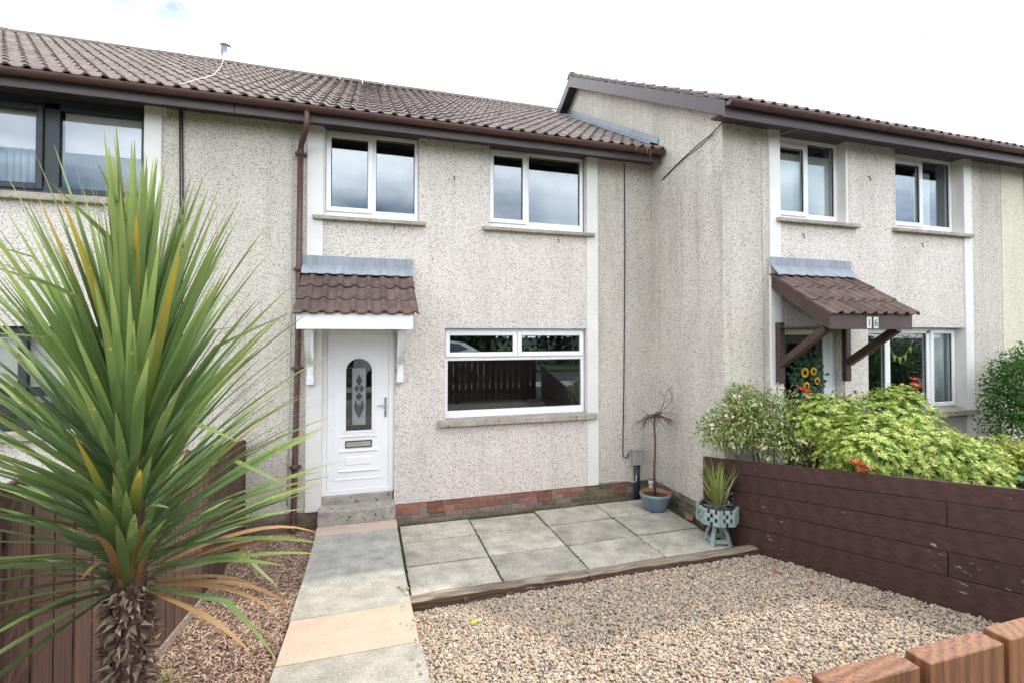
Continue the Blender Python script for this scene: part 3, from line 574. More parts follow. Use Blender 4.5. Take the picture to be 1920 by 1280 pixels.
EAVE, RIDGE_Y, RIDGE_Z = (-.345, 4.725), 4.17, 7.33
def gable_shell(parent, x0, x1, dy, zb=-.5):
    """back wall, end walls and the sheets under the tiles"""
    b = B(); yb = 8.4 + dy; ye = EAVE[0] + dy; rY = RIDGE_Y + dy; t = .06
    b.add([(x0, ye + .02, EAVE[1] - t), (x1, ye + .02, EAVE[1] - t), (x1, rY, RIDGE_Z - t), (x0, rY, RIDGE_Z - t), (x0, 2 * rY - ye, EAVE[1] - t), (x1, 2 * rY - ye, EAVE[1] - t)], [(0, 1, 2, 3), (3, 2, 5, 4)])
    b.obj('roof_underlay', 'ridge_mortar', parent)
    b = B().box(x0, x1, yb, yb + .2, zb, 4.75); b.obj('back_wall', 'dash_pier', parent)
def end_wall(parent, x, t, dy, y0, mat, name='gable_wall', zb=-.165, yb=8.4):
    rY = RIDGE_Y + dy; f = lambda y: RIDGE_Z - .10 - abs(y - rY) * SL
    yb += dy
    poly = [(x, y0, zb), (x, y0, f(y0)), (x, rY, f(rY)), (x, yb, f(yb)), (x, yb, zb)]
    return B().prism(poly, (t, 0, 0)).obj(name, mat, parent)
def ridge(parent, x0, x1, dy):
    k = bpy.data.objects.new('ridge', None); COL.objects.link(k); LOC[k.name] = (0, 0, 0); adopt(k, parent)
    me = None; L_ = .45; n = int((x1 - x0) / L_ + .999)
    b = B(); v = []
    pr = [(-.12, -.045), (-.10, .0), (-.055, .045), (0, .06), (.055, .045), (.10, .0), (.12, -.045)]
    b.prism([(0, p[0], p[1]) for p in pr], (L_ - .012, 0, 0)); o = b.obj('ridge_tile', 'ridge_mortar', k); o.location = (x0, RIDGE_Y + dy, RIDGE_Z + .02); me = o.data
    for i in range(1, n): inst('ridge_tile', me, k, (x0 + i * L_, RIDGE_Y + dy, RIDGE_Z + .02 + rng.uniform(-.004, .004)), (rng.uniform(-.03, .03), 0, rng.uniform(-.01, .01)))
    return k
def sub(name, parent):
    k = bpy.data.objects.new(name, None); COL.objects.link(k); LOC[k.name] = (0, 0, 0); adopt(k, parent); return k

# brick courses
BRK = {}
for mt in ('brick_red', 'brick_grey', 'brick_moss'):
    o = B().box(0, .215, 0, .09, 0, .065).obj('brick', mt, None, bevel=.004); BRK[mt] = o.data; bpy.data.objects.remove(o)
def courses(parent, a, bnd, axis, face, ztop, ncrs, choose, holes=()):
    k = sub('brick_base', parent)
    if axis == 'X': B().box(a, bnd, face + .008, face + .1, ztop - ncrs * .075 - .02, ztop).obj('mortar', 'mortar', k)
    else: B().box(face + .008, face + .1, a, bnd, ztop - ncrs * .075 - .02, ztop).obj('mortar', 'mortar', k)
    for c in range(ncrs):
        z = ztop - .010 - c * .075 - .065; p = a - (.1125 if c % 2 else 0)
        while p < bnd - .02:
            s0, s1 = max(p, a), min(p + .215, bnd)
            if s1 - s0 > .03:
                mid = (s0 + s1) / 2
                if not any(h[0] < mid < h[1] and h[2] < z + .03 < h[3] for h in holes):
                    me = BRK[choose(mid, c)]; sc = ((s1 - s0) / .215, 1, 1); dy = rng.uniform(-.003, .003)
                    if axis == 'X': inst('brick', me, k, (s0, face + dy, z), (0, 0, rng.uniform(-.006, .006)), sc)
                    else: inst('brick', me, k, (face + dy, s1, z), (0, 0, -math.pi / 2 + rng.uniform(-.006, .006)), sc)
            p += .225
    return k
def air_brick(parent, x, z, w=.215, h=.14, y=.0):
    k = sub('air_brick', parent); B().box(x, x + w, y + .012, y + .06, z, z + h).obj('shade_backing', 'shade_black', k)  # solid near-black block stands in for the shaded hollow behind the grille
    b = B(); rect_frame(b, x, x + w, z, z + h, y - .004, y + .03, .016)
    n = 3; ch = (h - .032) / n
    b.box(x + w / 2 - .01, x + w / 2 + .01, y - .002, y + .03, z + .016, z + h - .016)
    for i in range(n):
        if i: b.box(x + .016, x + w - .016, y - .003, y + .03, z + .016 + i * ch - .009, z + .016 + i * ch + .009)
    b.obj('grille', 'vent_red', k)

# ================================================================== MAIN HOUSE
H = thing('terraced_house', 'pebbledashed house with white door and brown tiled canopy in the middle', 'house', (1.45, 0, -.4), 'terraced houses')
PT = .0   # face of the panels
wall('panel_wall', -.43, 3.176, -.163, 4.66, [(-.43, .75, 3.515, 4.66), (1.71, 3.176, 3.515, 4.66), (1.10, 3.176, .885, 2.11), (-.445, .445, -.2, 2.105)], PT, .2, 'dash_panel', H)
wall('pier_wall', 3.354, 4.268, -.16, 4.66, [], .004, .2, 'dash_pier', H)
wall('pier_wall', -1.36, -.618, -.15, 4.66, [], .004, .2, 'dash_pier', H)
pilaster(H, -.618, -.43, -.155, 4.635, -.022, .21); pilaster(H, 3.176, 3.354, -.162, 4.635, -.022, .21)
B().box(-.43, -.41, .01, .2, 3.50, 4.62).obj('reveal', 'white_paint', H)
# windows
zf, zt, zs = 3.518, 4.622, 3.585
window(H, -.43, .75, zf, zt, .075, [(-.405, .165, zs, zt - .03, 'sash'), (.205, .698, 3.625, zt - .052, 'fixed')], bars=[(.155, .205, zf + .05, zt - .05)])
window(H, 1.71, 3.155, zf, zt, .075, [(1.725, 2.275, zs, zt - .03, 'sash'), (2.312, 3.102, 3.625, zt - .052, 'fixed')], bars=[(2.262, 2.312, zf + .05, zt - .05)])
window(H, 1.10, 3.165, .898, 2.108, .075, [(1.115, 2.128, 1.722, 2.072, 'sash'), (2.136, 3.152, 1.722, 2.072, 'sash'), (1.148, 3.113, .992, 1.672, 'fixed')], bars=[(1.15, 3.115, 1.672, 1.735), (2.10, 2.164, 1.735, 2.035)])
B().box(3.102, 3.114, .0, .074, .93, 2.09).obj('reveal', 'white_paint', H) if False else None
sill(H, -.545, .835, 3.452, 3.512, -.075, .07); sill(H, 1.615, 3.285, 3.452, 3.512, -.075, .07); sill(H, 1.00, 3.31, .808, .895, -.085, .07)
# brick base
def chm(x, c):
    if x > 3.1: return 'brick_moss'
    if c == 0: return 'brick_red'
    if c == 1: return 'brick_red' if rng.random() < (.85 if x < 2.6 else .35) else 'brick_grey'
    return 'brick_grey' if x < 2.4 else ('brick_moss' if rng.random() < .5 else 'brick_grey')
courses(H, .452, 4.262, 'X', .004, -.163, 4, chm, holes=[(.88, 1.09, -.33, -.19), (2.42, 2.63, -.33, -.19), (3.62, 3.83, -.33, -.19)])
for x in (.875, 2.415, 3.615): air_brick(H, x, -.316, y=.002)
courses(H, -1.27, -.47, 'X', .006, -.150, 4, lambda x, c: 'brick_moss' if c > 0 else 'brick_grey')
# doorstep
ds = sub('doorstep', H)
B().box(-.452, .452, -.255, .02, -.40, -.094).obj('tread', 'step_concrete', ds, bevel=.008)
B().box(-.43, .43, .03, .16, -.2, -.002).obj('threshold', 'sill_concrete', ds, bevel=.004)
# door
D = sub('door', H)
b = B(); rect_frame(b, -.445, .445, 0, 2.10, .055, .125, .07); b.obj('frame', 'white_upvc', D, bevel=.005)
fy = .068
GX0, GX1, GZ0, GZA = -.150, .166, .80, 1.56     # glass: bottom, spring line of the arch
gc = (GX0 + GX1) / 2; gr_ = (GX1 - GX0) / 2
leaf = B()
LX0, LX1, LZ0, LZ1 = -.372, .372, .072, 2.028
# leaf face with an arched opening: outline strips
arc = [(gc + gr_ * math.cos(a), GZA + gr_ * math.sin(a)) for a in [math.pi * k / 16 for k in range(17)]]   # right to left over the top
def yb(*q): return [(x, fy, z) for x, z in q]
leaf.v = []
leaf.add(yb((LX0, LZ0), (GX0, LZ0), (GX0, LZ1), (LX0, LZ1)), [(0, 1, 2, 3)])
leaf.add(yb((GX1, LZ0), (LX1, LZ0), (LX1, LZ1), (GX1, LZ1)), [(0, 1, 2, 3)])
leaf.add(yb((GX0, LZ0), (GX1, LZ0), (GX1, GZ0), (GX0, GZ0)), [(0, 1, 2, 3)])
for k in range(16):
    (xa, za), (xb, zb) = arc[k], arc[k + 1]; leaf.add(yb((xa, za), (xa, LZ1), (xb, LZ1), (xb, zb)), [(0, 1, 2, 3)])
opn = [(GX0, GZ0), (GX1, GZ0)] + arc
for k in range(len(opn)):
    (xa, za), (xb, zb) = opn[k], opn[(k + 1) % len(opn)]; leaf.add([(xa, fy, za), (xb, fy, zb), (xb, fy + .045, zb), (xa, fy + .045, za)], [(0, 1, 2, 3)])
lf = leaf.obj('leaf', 'white_upvc', D)
B().box(LX0, LX1, fy + .03, fy + .045, LZ0, GZ0 - .02).obj('leaf_back', 'white_upvc', D)
def beading(pts, r=.010, y=fy, closed=True):
    b = B(); n = len(pts); m_ = n if closed else n - 1
    for i in range(m_):
        p, q = pts[i], pts[(i + 1) % n]; b.bar((p[0], y - .001, p[1]), (q[0], y - .001, q[1]), .012, r * 2, up=(0, 1, 0)) if False else b.bar((p[0], y, p[1]), (q[0], y, q[1]), r * 2, .014, up=(0, 1, 0))
    return b
beading([(LX0 + .085, .19), (LX1 - .085, .19), (LX1 - .085, 1.93), (LX0 + .085, 1.93)], .006).obj('moulding', 'white_upvc', D)
A2 = [(gc + (gr_ + .035) * math.cos(a), GZA + (gr_ + .035) * math.sin(a)) for a in [math.pi * k / 16 for k in range(17)]]
beading([(GX1 + .035, .755)] + A2 + [(GX0 - .035, .755)], .011).obj('moulding', 'white_upvc', D)
beading([(gc + (gr_ + .012) * math.cos(a), GZA + (gr_ + .012) * math.sin(a)) for a in [math.pi * k / 16 for k in range(17)]] + [(GX0 - .012, GZ0 - .012), (GX1 + .012, GZ0 - .012)], .009, fy - .004).obj('glazing_bead', 'white_upvc', D)
def ledge(x0, x1, z, up):
    s = .03; return B().prism([(x0, fy + .01, z), (x0 - .025, fy - .018, z + up * s * .3), (x0 - .025, fy - .018, z + up * s), (x0, fy + .01, z + up * s * 1.4)], (x1 - x0, 0, 0))
B().box(-.225, .24, fy - .016, fy + .012, .722, .742).obj('moulding', 'white_upvc', D, bevel=.006)
for z in (.545, .295): B().box(-.235, .245, fy - .018, fy + .012, z - .011, z + .011).obj('moulding', 'white_upvc', D, bevel=.007)
beading([(-.205, .30), (.215, .30), (.215, .54), (-.205, .54)], .007).obj('moulding', 'white_upvc', D)
B().box(-.155, .165, fy - .010, fy + .012, .365, .475).obj('raised_panel', 'white_upvc', D, bevel=.009)
lb = B(); rect_frame(lb, -.155, .168, .588, .675, fy - .012, fy + .004, .011); lb.obj('letterbox_frame', 'rubber', D)
B().box(-.144, .157, fy - .016, fy + .003, .599, .664).obj('letterbox_flap', 'steel', D, bevel=.004)
hd = sub('door_handle', D)
B().box(.322, .352, fy - .012, fy + .002, .955, 1.215).obj('backplate', 'steel', hd, bevel=.005)
B().tube([(.337, fy - .008, 1.115), (.337, fy - .045, 1.115)], .009, 10).obj('spindle', 'steel', hd, smooth=True)
B().tube([(.341, fy - .046, 1.115), (.30, fy - .048, 1.116), (.235, fy - .044, 1.112)], [.010, .009, .008], 10).obj('lever', 'steel', hd, smooth=True)
B().tube([(.337, fy - .016, 1.005), (.337, fy + .001, 1.005)], .009, 12).obj('lock', 'rubber', hd)
# glazing of the door
pg = [(x, z) for x, z in [(GX0 - .004, GZ0 - .004), (GX1 + .004, GZ0 - .004)] + [(gc + (gr_ + .004) * math.cos(a), GZA + (gr_ + .004) * math.sin(a)) for a in [math.pi * k / 16 for k in range(17)]]]
B().prism([(x, fy + .022, z) for x, z in pg], (0, .006, 0)).obj('pane', 'glass_door', D)
gy = fy + .019
ct = sub('leaded_light', D)
B().box(gc - .085, gc + .085, gy, gy + .003, .87, 1.60).obj('obscured_glass', 'leaded_grey', ct)
lead = B()
def came(p, q, w=.006): lead.bar((p[0], gy - .003, p[1]), (q[0], gy - .003, q[1]), w, .005, up=(0, 1, 0))
for x in (gc - .085, gc + .085): came((x, GZ0), (x, 1.60))
came((GX0, 1.60), (GX1, 1.60)); came((GX0, .87), (GX1, .87)); came((gc, 1.60), (gc, 1.71)); came((GX0, 1.19), (gc - .085, 1.19)); came((gc + .085, 1.19), (GX1, 1.19)); came((gc, .80), (gc, .87))
def loz(cz, w, h, cxo=0.0): return [(gc + cxo, cz - h), (gc + cxo + w, cz), (gc + cxo, cz + h), (gc + cxo - w, cz)]
bev = []
for (cz, w, h, o_) in ((1.44, .038, .075, 0), (1.335, .03, .05, -.03), (1.335, .03, .05, .03), (1.235, .042, .055, 0), (1.11, .022, .085, -.038), (1.11, .022, .085, .038), (1.045, .04, .09, 0)):
    bev.append(loz(cz, w, h, o_)); q = bev[-1]
    for i in range(4): came(q[i], q[(i + 1) % 4], .005)
lead.obj('lead_lines', 'lead_came', ct)
for q in bev: B().prism([(x, gy - .0015, z) for x, z in q], (0, .0012, 0)).obj('bevelled_glass', 'glass_bevel', ct)
room(-.37, .37, .02, 2.05, .128, H, 2.0)
# porch canopy of the main house
def canopy(parent, x0, yw, z_top, name, wmat, bracket_x, curved, inset=.04):
    K = sub('canopy', parent); W4 = 4 * .33; ang = R(33.5); ex = .305
    drop = math.tan(ang); y_f = yw - .80; z_f = z_top - .80 * drop
    lay_tiles(K, CTILE, x0, 4, y_f - .045, z_f + .0 - .045 * drop + .012, 3, ang, exposure=ex, name='canopy_tile', jitter=.005)
    b = B().add([(x0 + .03, y_f, z_f - .03), (x0 + W4 - .02, y_f, z_f - .03), (x0 + W4 - .02, yw, z_top - .03), (x0 + .03, yw, z_top - .03)], [(0, 1, 2, 3)]); 
    b2 = B().prism([(x0 + .04, y_f + .02, z_f - .05), (x0 + .04, y_f + .02, z_f - .03), (x0 + .04, yw, z_top - .03), (x0 + .04, yw, z_top - .12)], (W4 - .08, 0, 0)); b2.obj('deck', wmat, K)
    # lead flashing at the wall
    B().box(x0 - .01, x0 + W4 + .01, yw - .018, yw - .002, z_top + .075, z_top + .195).obj('flashing', 'lead', K, bevel=.004)
    fl = B(); n = 26
    for k in range(n + 1):
        x = x0 - .005 + (W4 + .01) * k / n; bump_ = .012 * max(0, math.cos((((x - x0) / .165) % 1 - .75) * 2 * math.pi)); 
        fl.v += [(x, yw - .015, z_top + .085), (x, yw - .05, z_top + .055 + bump_ * .6), (x, yw - .125, z_top - .125 * drop + .055 + bump_), (x, yw - .127, z_top - .125 * drop + .04 + bump_)]
    for k in range(n):
        a = 4 * k; fl.f += [(a, a + 4, a + 5, a + 1), (a + 1, a + 5, a + 6, a + 2), (a + 2, a + 6, a + 7, a + 3)]
    fl.obj('flashing', 'lead', K, smooth=True)
    # fascia and side boards
    B().box(x0 + inset - .005, x0 + W4 - .055, y_f - .004, y_f + .02, z_f - .195, z_f - .012).obj('canopy_fascia', wmat, K, bevel=.003)
    for xx in (x0 + inset, x0 + W4 - .085):
        B().prism([(xx, y_f + .021, z_f - .19), (xx, y_f + .021, z_f - .006), (xx, yw - .01, z_top - .012), (xx, yw - .01, z_top - .20)], (.022, 0, 0)).obj('side_board', wmat, K)
    B().box(x0 + .064, x0 + W4 - .09, y_f + .024, yw - .012, z_f - .17, z_f - .155).obj('ceiling', wmat, K)
    # gallows brackets
    for xx in bracket_x:
        G = sub('bracket', parent); zb_ = z_f - .20; pw = .09 if not curved else .075; low = zb_ - (.66 if not curved else .66)
        B().box(xx, xx + pw, yw - .07, yw - .003, low, zb_ + (.10 if not curved else .0) - .002).obj('wall_post', wmat, G, bevel=.006)
        if curved:
            pts = [(yw - .05 - .40 * math.sin(t) * 1.0, zb_ - .36 * math.cos(t) ** 1.2 - .02) for t in [0.05 + 1.45 * k / 8 for k in range(9)]]
            for i in range(8):
                B().bar((xx + .035, pts[i][0], pts[i][1]), (xx + .035, pts[i + 1][0], pts[i + 1][1]), .055, .055, up=(1, 0, 0)).obj('brace', wmat, G) if i == 99 else None
            bb = B(); Ls = []
            for (yy_, zz) in pts: Ls += [(xx + .01, yy_, zz + .03), (xx + .065, yy_, zz + .03), (xx + .065, yy_ + .012, zz - .035), (xx + .01, yy_ + .012, zz - .035)]
            fcs = []
            for i in range(8):
                a = 4 * i
                for k in range(4): fcs.append((a + k, a + (k + 1) % 4, a + 4 + (k + 1) % 4, a + 4 + k))
            fcs += [(0, 1, 2, 3), (35, 34, 33, 32)]
            mesh('brace', Ls, fcs, wmat, G)
            B().box(xx - .006, xx + .081, yw - .076, yw - .0025, low - .002, low + .1).obj('post_foot', wmat, G, bevel=.006)
            B().tube([(xx + .037, yw - .078, low + .05), (xx + .037, yw - .083, low + .05)], .014, 12).obj('screw_cap', wmat, G)
        else:
            B().bar((xx + .045, yw - .06, low + .24), (xx + .045, y_f + .12, zb_ + .02), .085, .085, up=(1, 0, 0)).obj('brace', wmat, G, bevel=.004)
    return K, y_f, z_f
canopy(H, -.66, -.02, 2.805, 'canopy', 'white_upvc', (-.595, .475), True)
# eaves, roof
gutter_run(H, -1.36, 4.235, -.372, 4.69, -.305, 4.545, 4.72, cap=(False, True))
B().box(-1.36, 4.26, -.284, .30, 4.625, 4.645).obj('soffit', 'fascia_brown', H)
rf = sub('roof', H)
lay_tiles(rf, TILE, -1.36, 17, EAVE[0] - .035, EAVE[1] - .0, 16, SA)
ridge(H, -1.36, 4.2, 0)
gable_shell(H, -1.36, 4.26, 0)
# lead flashing where the roof meets the taller gable
b = B(); n = 14
for k in range(n + 1):
    y = -.20 + (3.75 + .2) * k / n; z = EAVE[1] + (y - EAVE[0]) * SL + .035; j = rng.uniform(-.008, .008)
    b.v += [(4.258, y, z + .13 + j), (4.252, y, z + .03), (4.13, y, z + .03 + j), (4.10, y, z + .012)]
for k in range(n): a = 4 * k; b.f += [(a, a + 1, a + 5, a + 4), (a + 1, a + 2, a + 6, a + 5), (a + 2, a + 3, a + 7, a + 6)]
b.obj('flashing', 'lead', H, smooth=False)
# downpipe with swan neck
dp = sub('downpipe', H)
B().tube([(-.585, -.372, 4.66), (-.585, -.372, 4.49), (-.59, -.355, 4.45), (-.675, -.11, 4.33), (-.685, -.075, 4.29), (-.688, -.07, 4.24)], .034, 12).obj('swan_neck', 'gutter_brown', dp, smooth=True)
B().tube([(-.688, -.07, 4.26), (-.70, -.07, 2.0), (-.735, -.07, -.22), (-.735, -.10, -.30), (-.735, -.15, -.34)], .034, 12).obj('pipe', 'gutter_brown', dp, smooth=True)
for z, x in ((4.24, -.688), (2.82, -.696), (1.62, -.708), (.42, -.725)):
    B().tube([(x, -.07, z - .035), (x, -.07, z + .035)], .041, 12).obj('collar', 'gutter_brown', dp, smooth=True)
    B().box(x - .065, x + .065, -.075, .003, z - .012, z + .012).obj('clip', 'gutter_brown', dp)
# cables and small fittings
cable(H, [(-.80, -.012, 4.6), (-.795, -.012, 3.0), (-.80, -.012, 1.2), (-.815, -.012, -.05)], .006, 'cable_white')
cb = [(3.80, -.01, 4.6), (3.802, -.012, 3.4), (3.79, -.012, 2.2), (3.775, -.012, 1.2), (3.752, -.014, .30), (3.758, -.02, .215), (3.80, -.025, .19), (3.835, -.02, .215), (3.84, -.015, .27)]
cable(H, cb, .008, 'cable_black')
B().box(3.845, 3.885, -.03, .004, .245, .30).obj('cable_clip', 'meter_grey', H, bevel=.008)
mb = sub('meter_box', H)
B().box(3.89, 4.05, -.09, .004, .09, .315).obj('box', 'meter_grey', mb, bevel=.008); B().box(3.882, 4.058, -.10, .003, .305, .325).obj('lid', 'meter_grey', mb, bevel=.005)
B().tube([(3.955, -.045, .095), (3.955, -.045, -.42)], .03, 10).obj('conduit', 'pipe_dark', mb, smooth=True); B().tube([(4.005, -.04, .095), (4.005, -.04, -.42)], .018, 10).obj('conduit', 'pipe_dark', mb, smooth=True)
cable(H, [(3.36, -.014, -.135), (3.6, -.02, -.12), (3.80, -.03, -.13), (3.9, -.06, -.16), (3.93, -.085, -.13), (3.935, -.085, -.05)], .008, 'cable_white')
B().tube([(4.17, -.10, -.44), (4.17, -.10, -.17)], .03, 12).obj('pipe_stub', 'cable_white', H, smooth=True); B().tube([(4.17, -.10, -.20), (4.17, -.10, -.15)], .04, 12).obj('pipe_stub_collar', 'cable_white', H, smooth=True)
for x, z in ((1.215, 4.13), (.433, 3.415), (2.724, 3.37)):
    B().tube([(x, .01, z + .02), (x, -.035, z + .02), (x + .004, -.04, z - .02), (x + .002, -.03, z - .035)], .006, 6).obj('wall_hook', 'hook_rust', H, smooth=True)
# flue pipe through the roof
fl = thing('flue_pipe', 'shiny steel flue pipe standing above the roof ridge', 'flue', (-2.66, 4.45, 7.0))
B().tube([(-2.66, 4.45, 6.9), (-2.66, 4.45, 7.86)], .092, 24).obj('pipe', 'steel', fl, smooth=True)
B().lathe([(.0935, .0), (.104, .005), (.104, .03), (.085, .034), (.083, -.1)], (-2.66, 4.45, 7.835), 24).obj('cowl', 'steel', fl, smooth=True)
# dead grass caught in the gutter
n = 26; P = np.stack([nrg.uniform(3.76, 4.02, n), nrg.uniform(-.44, -.36, n), nrg.uniform(4.70, 4.73, n)], 1)
Dv = unit(np.stack([nrg.normal(0, .6, n), -np.abs(nrg.normal(.5, .3, n)), nrg.normal(-.35, .5, n)], 1))
gt = leaves('gutter_grass', P, Dv, nrg.uniform(.06, .17, n), .003, 'straw', None, droop=.5)
tag(gt, 'tuft of dead straw hanging out of the gutter end', 'dry grass', kind='stuff')

# ================================================================== LEFT HOUSE
HL = thing('terraced_house', 'neighbouring house with dark grey window frames behind the spiky plant', 'house', (-3.4, 0, -.4), 'terraced houses')
wall('panel_wall', -6.0, -2.337, -.163, 4.66, [(-5.6, -2.337, 3.545, 4.66), (-4.6, -2.337, .985, 2.11)], .0, .2, 'dash_panel', HL)
wall('pier_wall', -2.166, -1.362, -.15, 4.66, [], .006, .2, 'dash_pier', HL)
pilaster(HL, -2.337, -2.166, -.15, 4.635, -.022, .21)
B().box(-2.166, -2.12, -.018, .004, 4.53, 4.635).obj('timber_block', 'white_paint', HL, bevel=.01)
w = window(HL, -5.6, -2.338, 3.55, 4.63, .075, [(-5.55, -4.3, 3.66, 4.49, 'fixed'), (-4.22, -3.305, 3.60, 4.53, 'sash'), (-3.165, -2.375, 3.64, 4.50, 'fixed')], mat='anthracite', fr=.06, bars=[(-3.30, -3.165, 3.63, 4.57), (-4.31, -4.22, 3.63, 4.57), (-5.54, -2.405, 4.50, 4.57)])
for x0, x1 in ((-4.2, -3.33), (-3.15, -2.39)): B().box(x0, x1, .150, .155, 4.06, 4.56).obj('roller_blind', 'curtain_pink', HL)
for i in range(14):
    x = -4.2 + i * .064; B().tube([(x, .27, 3.6), (x, .27, 4.5)], .034, 8).obj('curtain_fold', 'curtain_net', HL, smooth=True)
window(HL, -4.6, -2.345, 1.0, 2.09, .075, [(-4.5, -3.5, 1.08, 2.0, 'fixed'), (-3.42, -2.42, 1.08, 2.0, 'fixed')], mat='anthracite', fr=.06, bars=[(-3.5, -3.42, 1.06, 2.03)])
B().box(-4.45, -2.42, .20, .205, 1.45, 2.05).obj('roller_blind', 'curtain_pink', HL)
sill(HL, -5.8, -2.225, 3.46, 3.548, -.075, .07); sill(HL, -4.75, -2.23, .90, .985, -.075, .07)
gutter_run(HL, -7.3, -1.36, -.372, 4.69, -.305, 4.545, 4.72, cap=(True, False))
B().box(-7.3, -1.362, -.284, .30, 4.625, 4.645).obj('soffit', 'fascia_brown', HL)
rl = sub('roof', HL); lay_tiles(rl, TILE, -1.36 - 18 * .33, 18, EAVE[0] - .035, EAVE[1], 16, SA, skip=lambda c, r: c < max(0, 7 - r * .45))
ridge(HL, -7.3, -1.4, 0); gable_shell(HL, -7.3, -1.36, 0); end_wall(HL, -7.3, .2, 0, .2, 'dash_pier')
for dx in (0, .022): cable(HL, [(-1.99 + dx, -.012, 4.62), (-1.975 + dx * 1.3, -.012, 3.6), (-1.965 + dx, -.012, 2.6), (-1.955 + dx, -.012, -.1)], .008, 'cable_black')
def on_roof(x, y, h=.05): return (x, y, EAVE[1] + (y - EAVE[0]) * SL + h)
cable(HL, [on_roof(-1.86, -.40), on_roof(-1.89, -.05), on_roof(-1.92, .35), on_roof(-1.93, .75), on_roof(-1.97, 1.15), on_roof(-2.08, 1.7), on_roof(-2.22, 2.4), on_roof(-2.4, 3.2), on_roof(-2.58, 4.0, .09)], .0055, 'cable_white', 'aerial_cable')

# ================================================================== RIGHT HOUSE
DY = -1.54
HR = thing('terraced_house', 'house standing forward on the right with dark brown porch canopy numbered 16', 'house', (6.8, DY, -.4), 'terraced houses')
YF = -1.55
wall('panel_wall', 5.132, 8.53, -.12, 4.66, [(5.132, 6.30, 3.515, 4.66), (7.17, 8.53, 3.515, 4.66), (6.62, 8.53, .945, 2.125), (5.18, 6.20, -.15, 2.10)], YF, .25, 'dash_panel', HR)
wall('pier_wall', 4.2705, 4.962, -.15, 4.66, [], YF + .006, .25, 'dash_pier', HR); wall('pier_wall', 8.70, 9.39, -.12, 4.66, [], YF + .006, .25, 'dash_pier', HR)
pilaster(HR, 4.962, 5.132, -.12, 4.635, YF - .022, YF + .26); pilaster(HR, 8.53, 8.70, -.12, 4.635, YF - .022, YF + .26)
B().box(6.262, 6.302, YF + .004, YF + .15, 3.50, 4.64).obj('reveal', 'white_paint', HR)
end_wall(HR, 4.268, .2, DY, YF + .012, 'dash_side')
yr = YF + .13
window(HR, 5.135, 6.262, zf, zt, yr, [(5.15, 5.72, zs, zt - .08, 'sash'), (5.755, 6.21, 3.625, zt - .052, 'fixed')], bars=[(5.705, 5.755, zf + .05, zt - .05), (5.18, 5.71, zt - .10, zt - .045)], depth=.07)
window(HR, 7.175, 8.525, zf, zt, yr, [(7.19, 7.88, zs, zt - .08, 'sash'), (7.915, 8.472, 3.625, zt - .052, 'fixed')], bars=[(7.865, 7.915, zf + .05, zt - .05), (7.22, 7.87, zt - .10, zt - .045)], depth=.07)
window(HR, 6.625, 8.525, .958, 2.123, yr, [(6.68, 7.12, 1.03, 2.04, 'fixed'), (7.215, 7.945, 1.03, 2.04, 'fixed'), (8.0, 8.505, .98, 2.10, 'sash')], bars=[(7.12, 7.215, 1.0, 2.08), (7.945, 8.005, 1.0, 2.08), (6.67, 8.0, 2.04, 2.08)], depth=.07)
sill(HR, 5.06, 6.43, 3.452, 3.512, YF - .075, YF + .12); sill(HR, 7.09, 8.66, 3.452, 3.512, YF - .075, YF + .12); sill(HR, 6.52, 8.70, .865, .955, YF - .085, YF + .12)
for k in range(12):
    inst_ = B().box(-.040, .040, -.001, .001, 3.62, 4.46).obj('blind_slat', 'blind_white', HR); inst_.location = (5.20 + k * .09, yr + .11, 0); inst_.rotation_euler = (0, 0, R(-30))
for k in range(5):
    o = B().box(-.040, .040, -.001, .001, 3.62, 4.44).obj('blind_slat', 'blind_white', HR); o.location = (7.97 + k * .05, yr + .12, 0); o.rotation_euler = (0, 0, R(-40))
for k in range(6): B().tube([(8.14 + k * .055, yr + .11, 1.0), (8.14 + k * .055, yr + .11, 2.08)], .03, 8).obj('curtain_fold', 'curtain_net', HR, smooth=True)
# brick base of the side wall
courses(HR, YF + .02, .0, 'Y', 4.272, -.155, 4, lambda x, c: 'brick_moss' if rng.random() < .7 else 'brick_grey')
courses(HR, 4.275, 5.1, 'X', YF + .012, -.155, 3, lambda x, c: 'brick_grey')
# door
DR = sub('door', HR)
b = B(); rect_frame(b, 5.19, 6.19, 0, 2.09, yr, yr + .08, .07); b.box(5.985, 6.06, yr + .002, yr + .078, .05, 2.03); b.obj('frame', 'white_upvc', DR, bevel=.004)
B().box(6.06, 6.12, yr + .01, yr + .05, .07, 2.02).obj('side_panel', 'white_upvc', DR)
b = B(); rect_frame(b, 5.26, 5.985, .07, 2.02, yr + .015, yr + .06, .11); b.box(5.57, 5.68, yr + .017, yr + .058, .18, 1.91); b.box(5.37, 5.875, yr + .017, yr + .058, .85, .98); b.obj('leaf', 'door_brown', DR, bevel=.006)
for xa, xb in ((5.37, 5.57), (5.68, 5.875)):
    B().box(xa, xb, yr + .032, yr + .038, .98, 1.91).obj('pane', 'glass_dark', DR); B().box(xa, xb, yr + .03, yr + .045, .18, .85).obj('door_panel', 'door_brown', DR, bevel=.004)
room(5.2, 6.18, 0, 2.08, yr + .085, HR, 2)
K, kyf, kzf = canopy(HR, 4.955, YF - .02, 2.805, 'canopy', 'canopy_brown', (5.02, 6.115), False, inset=.012)
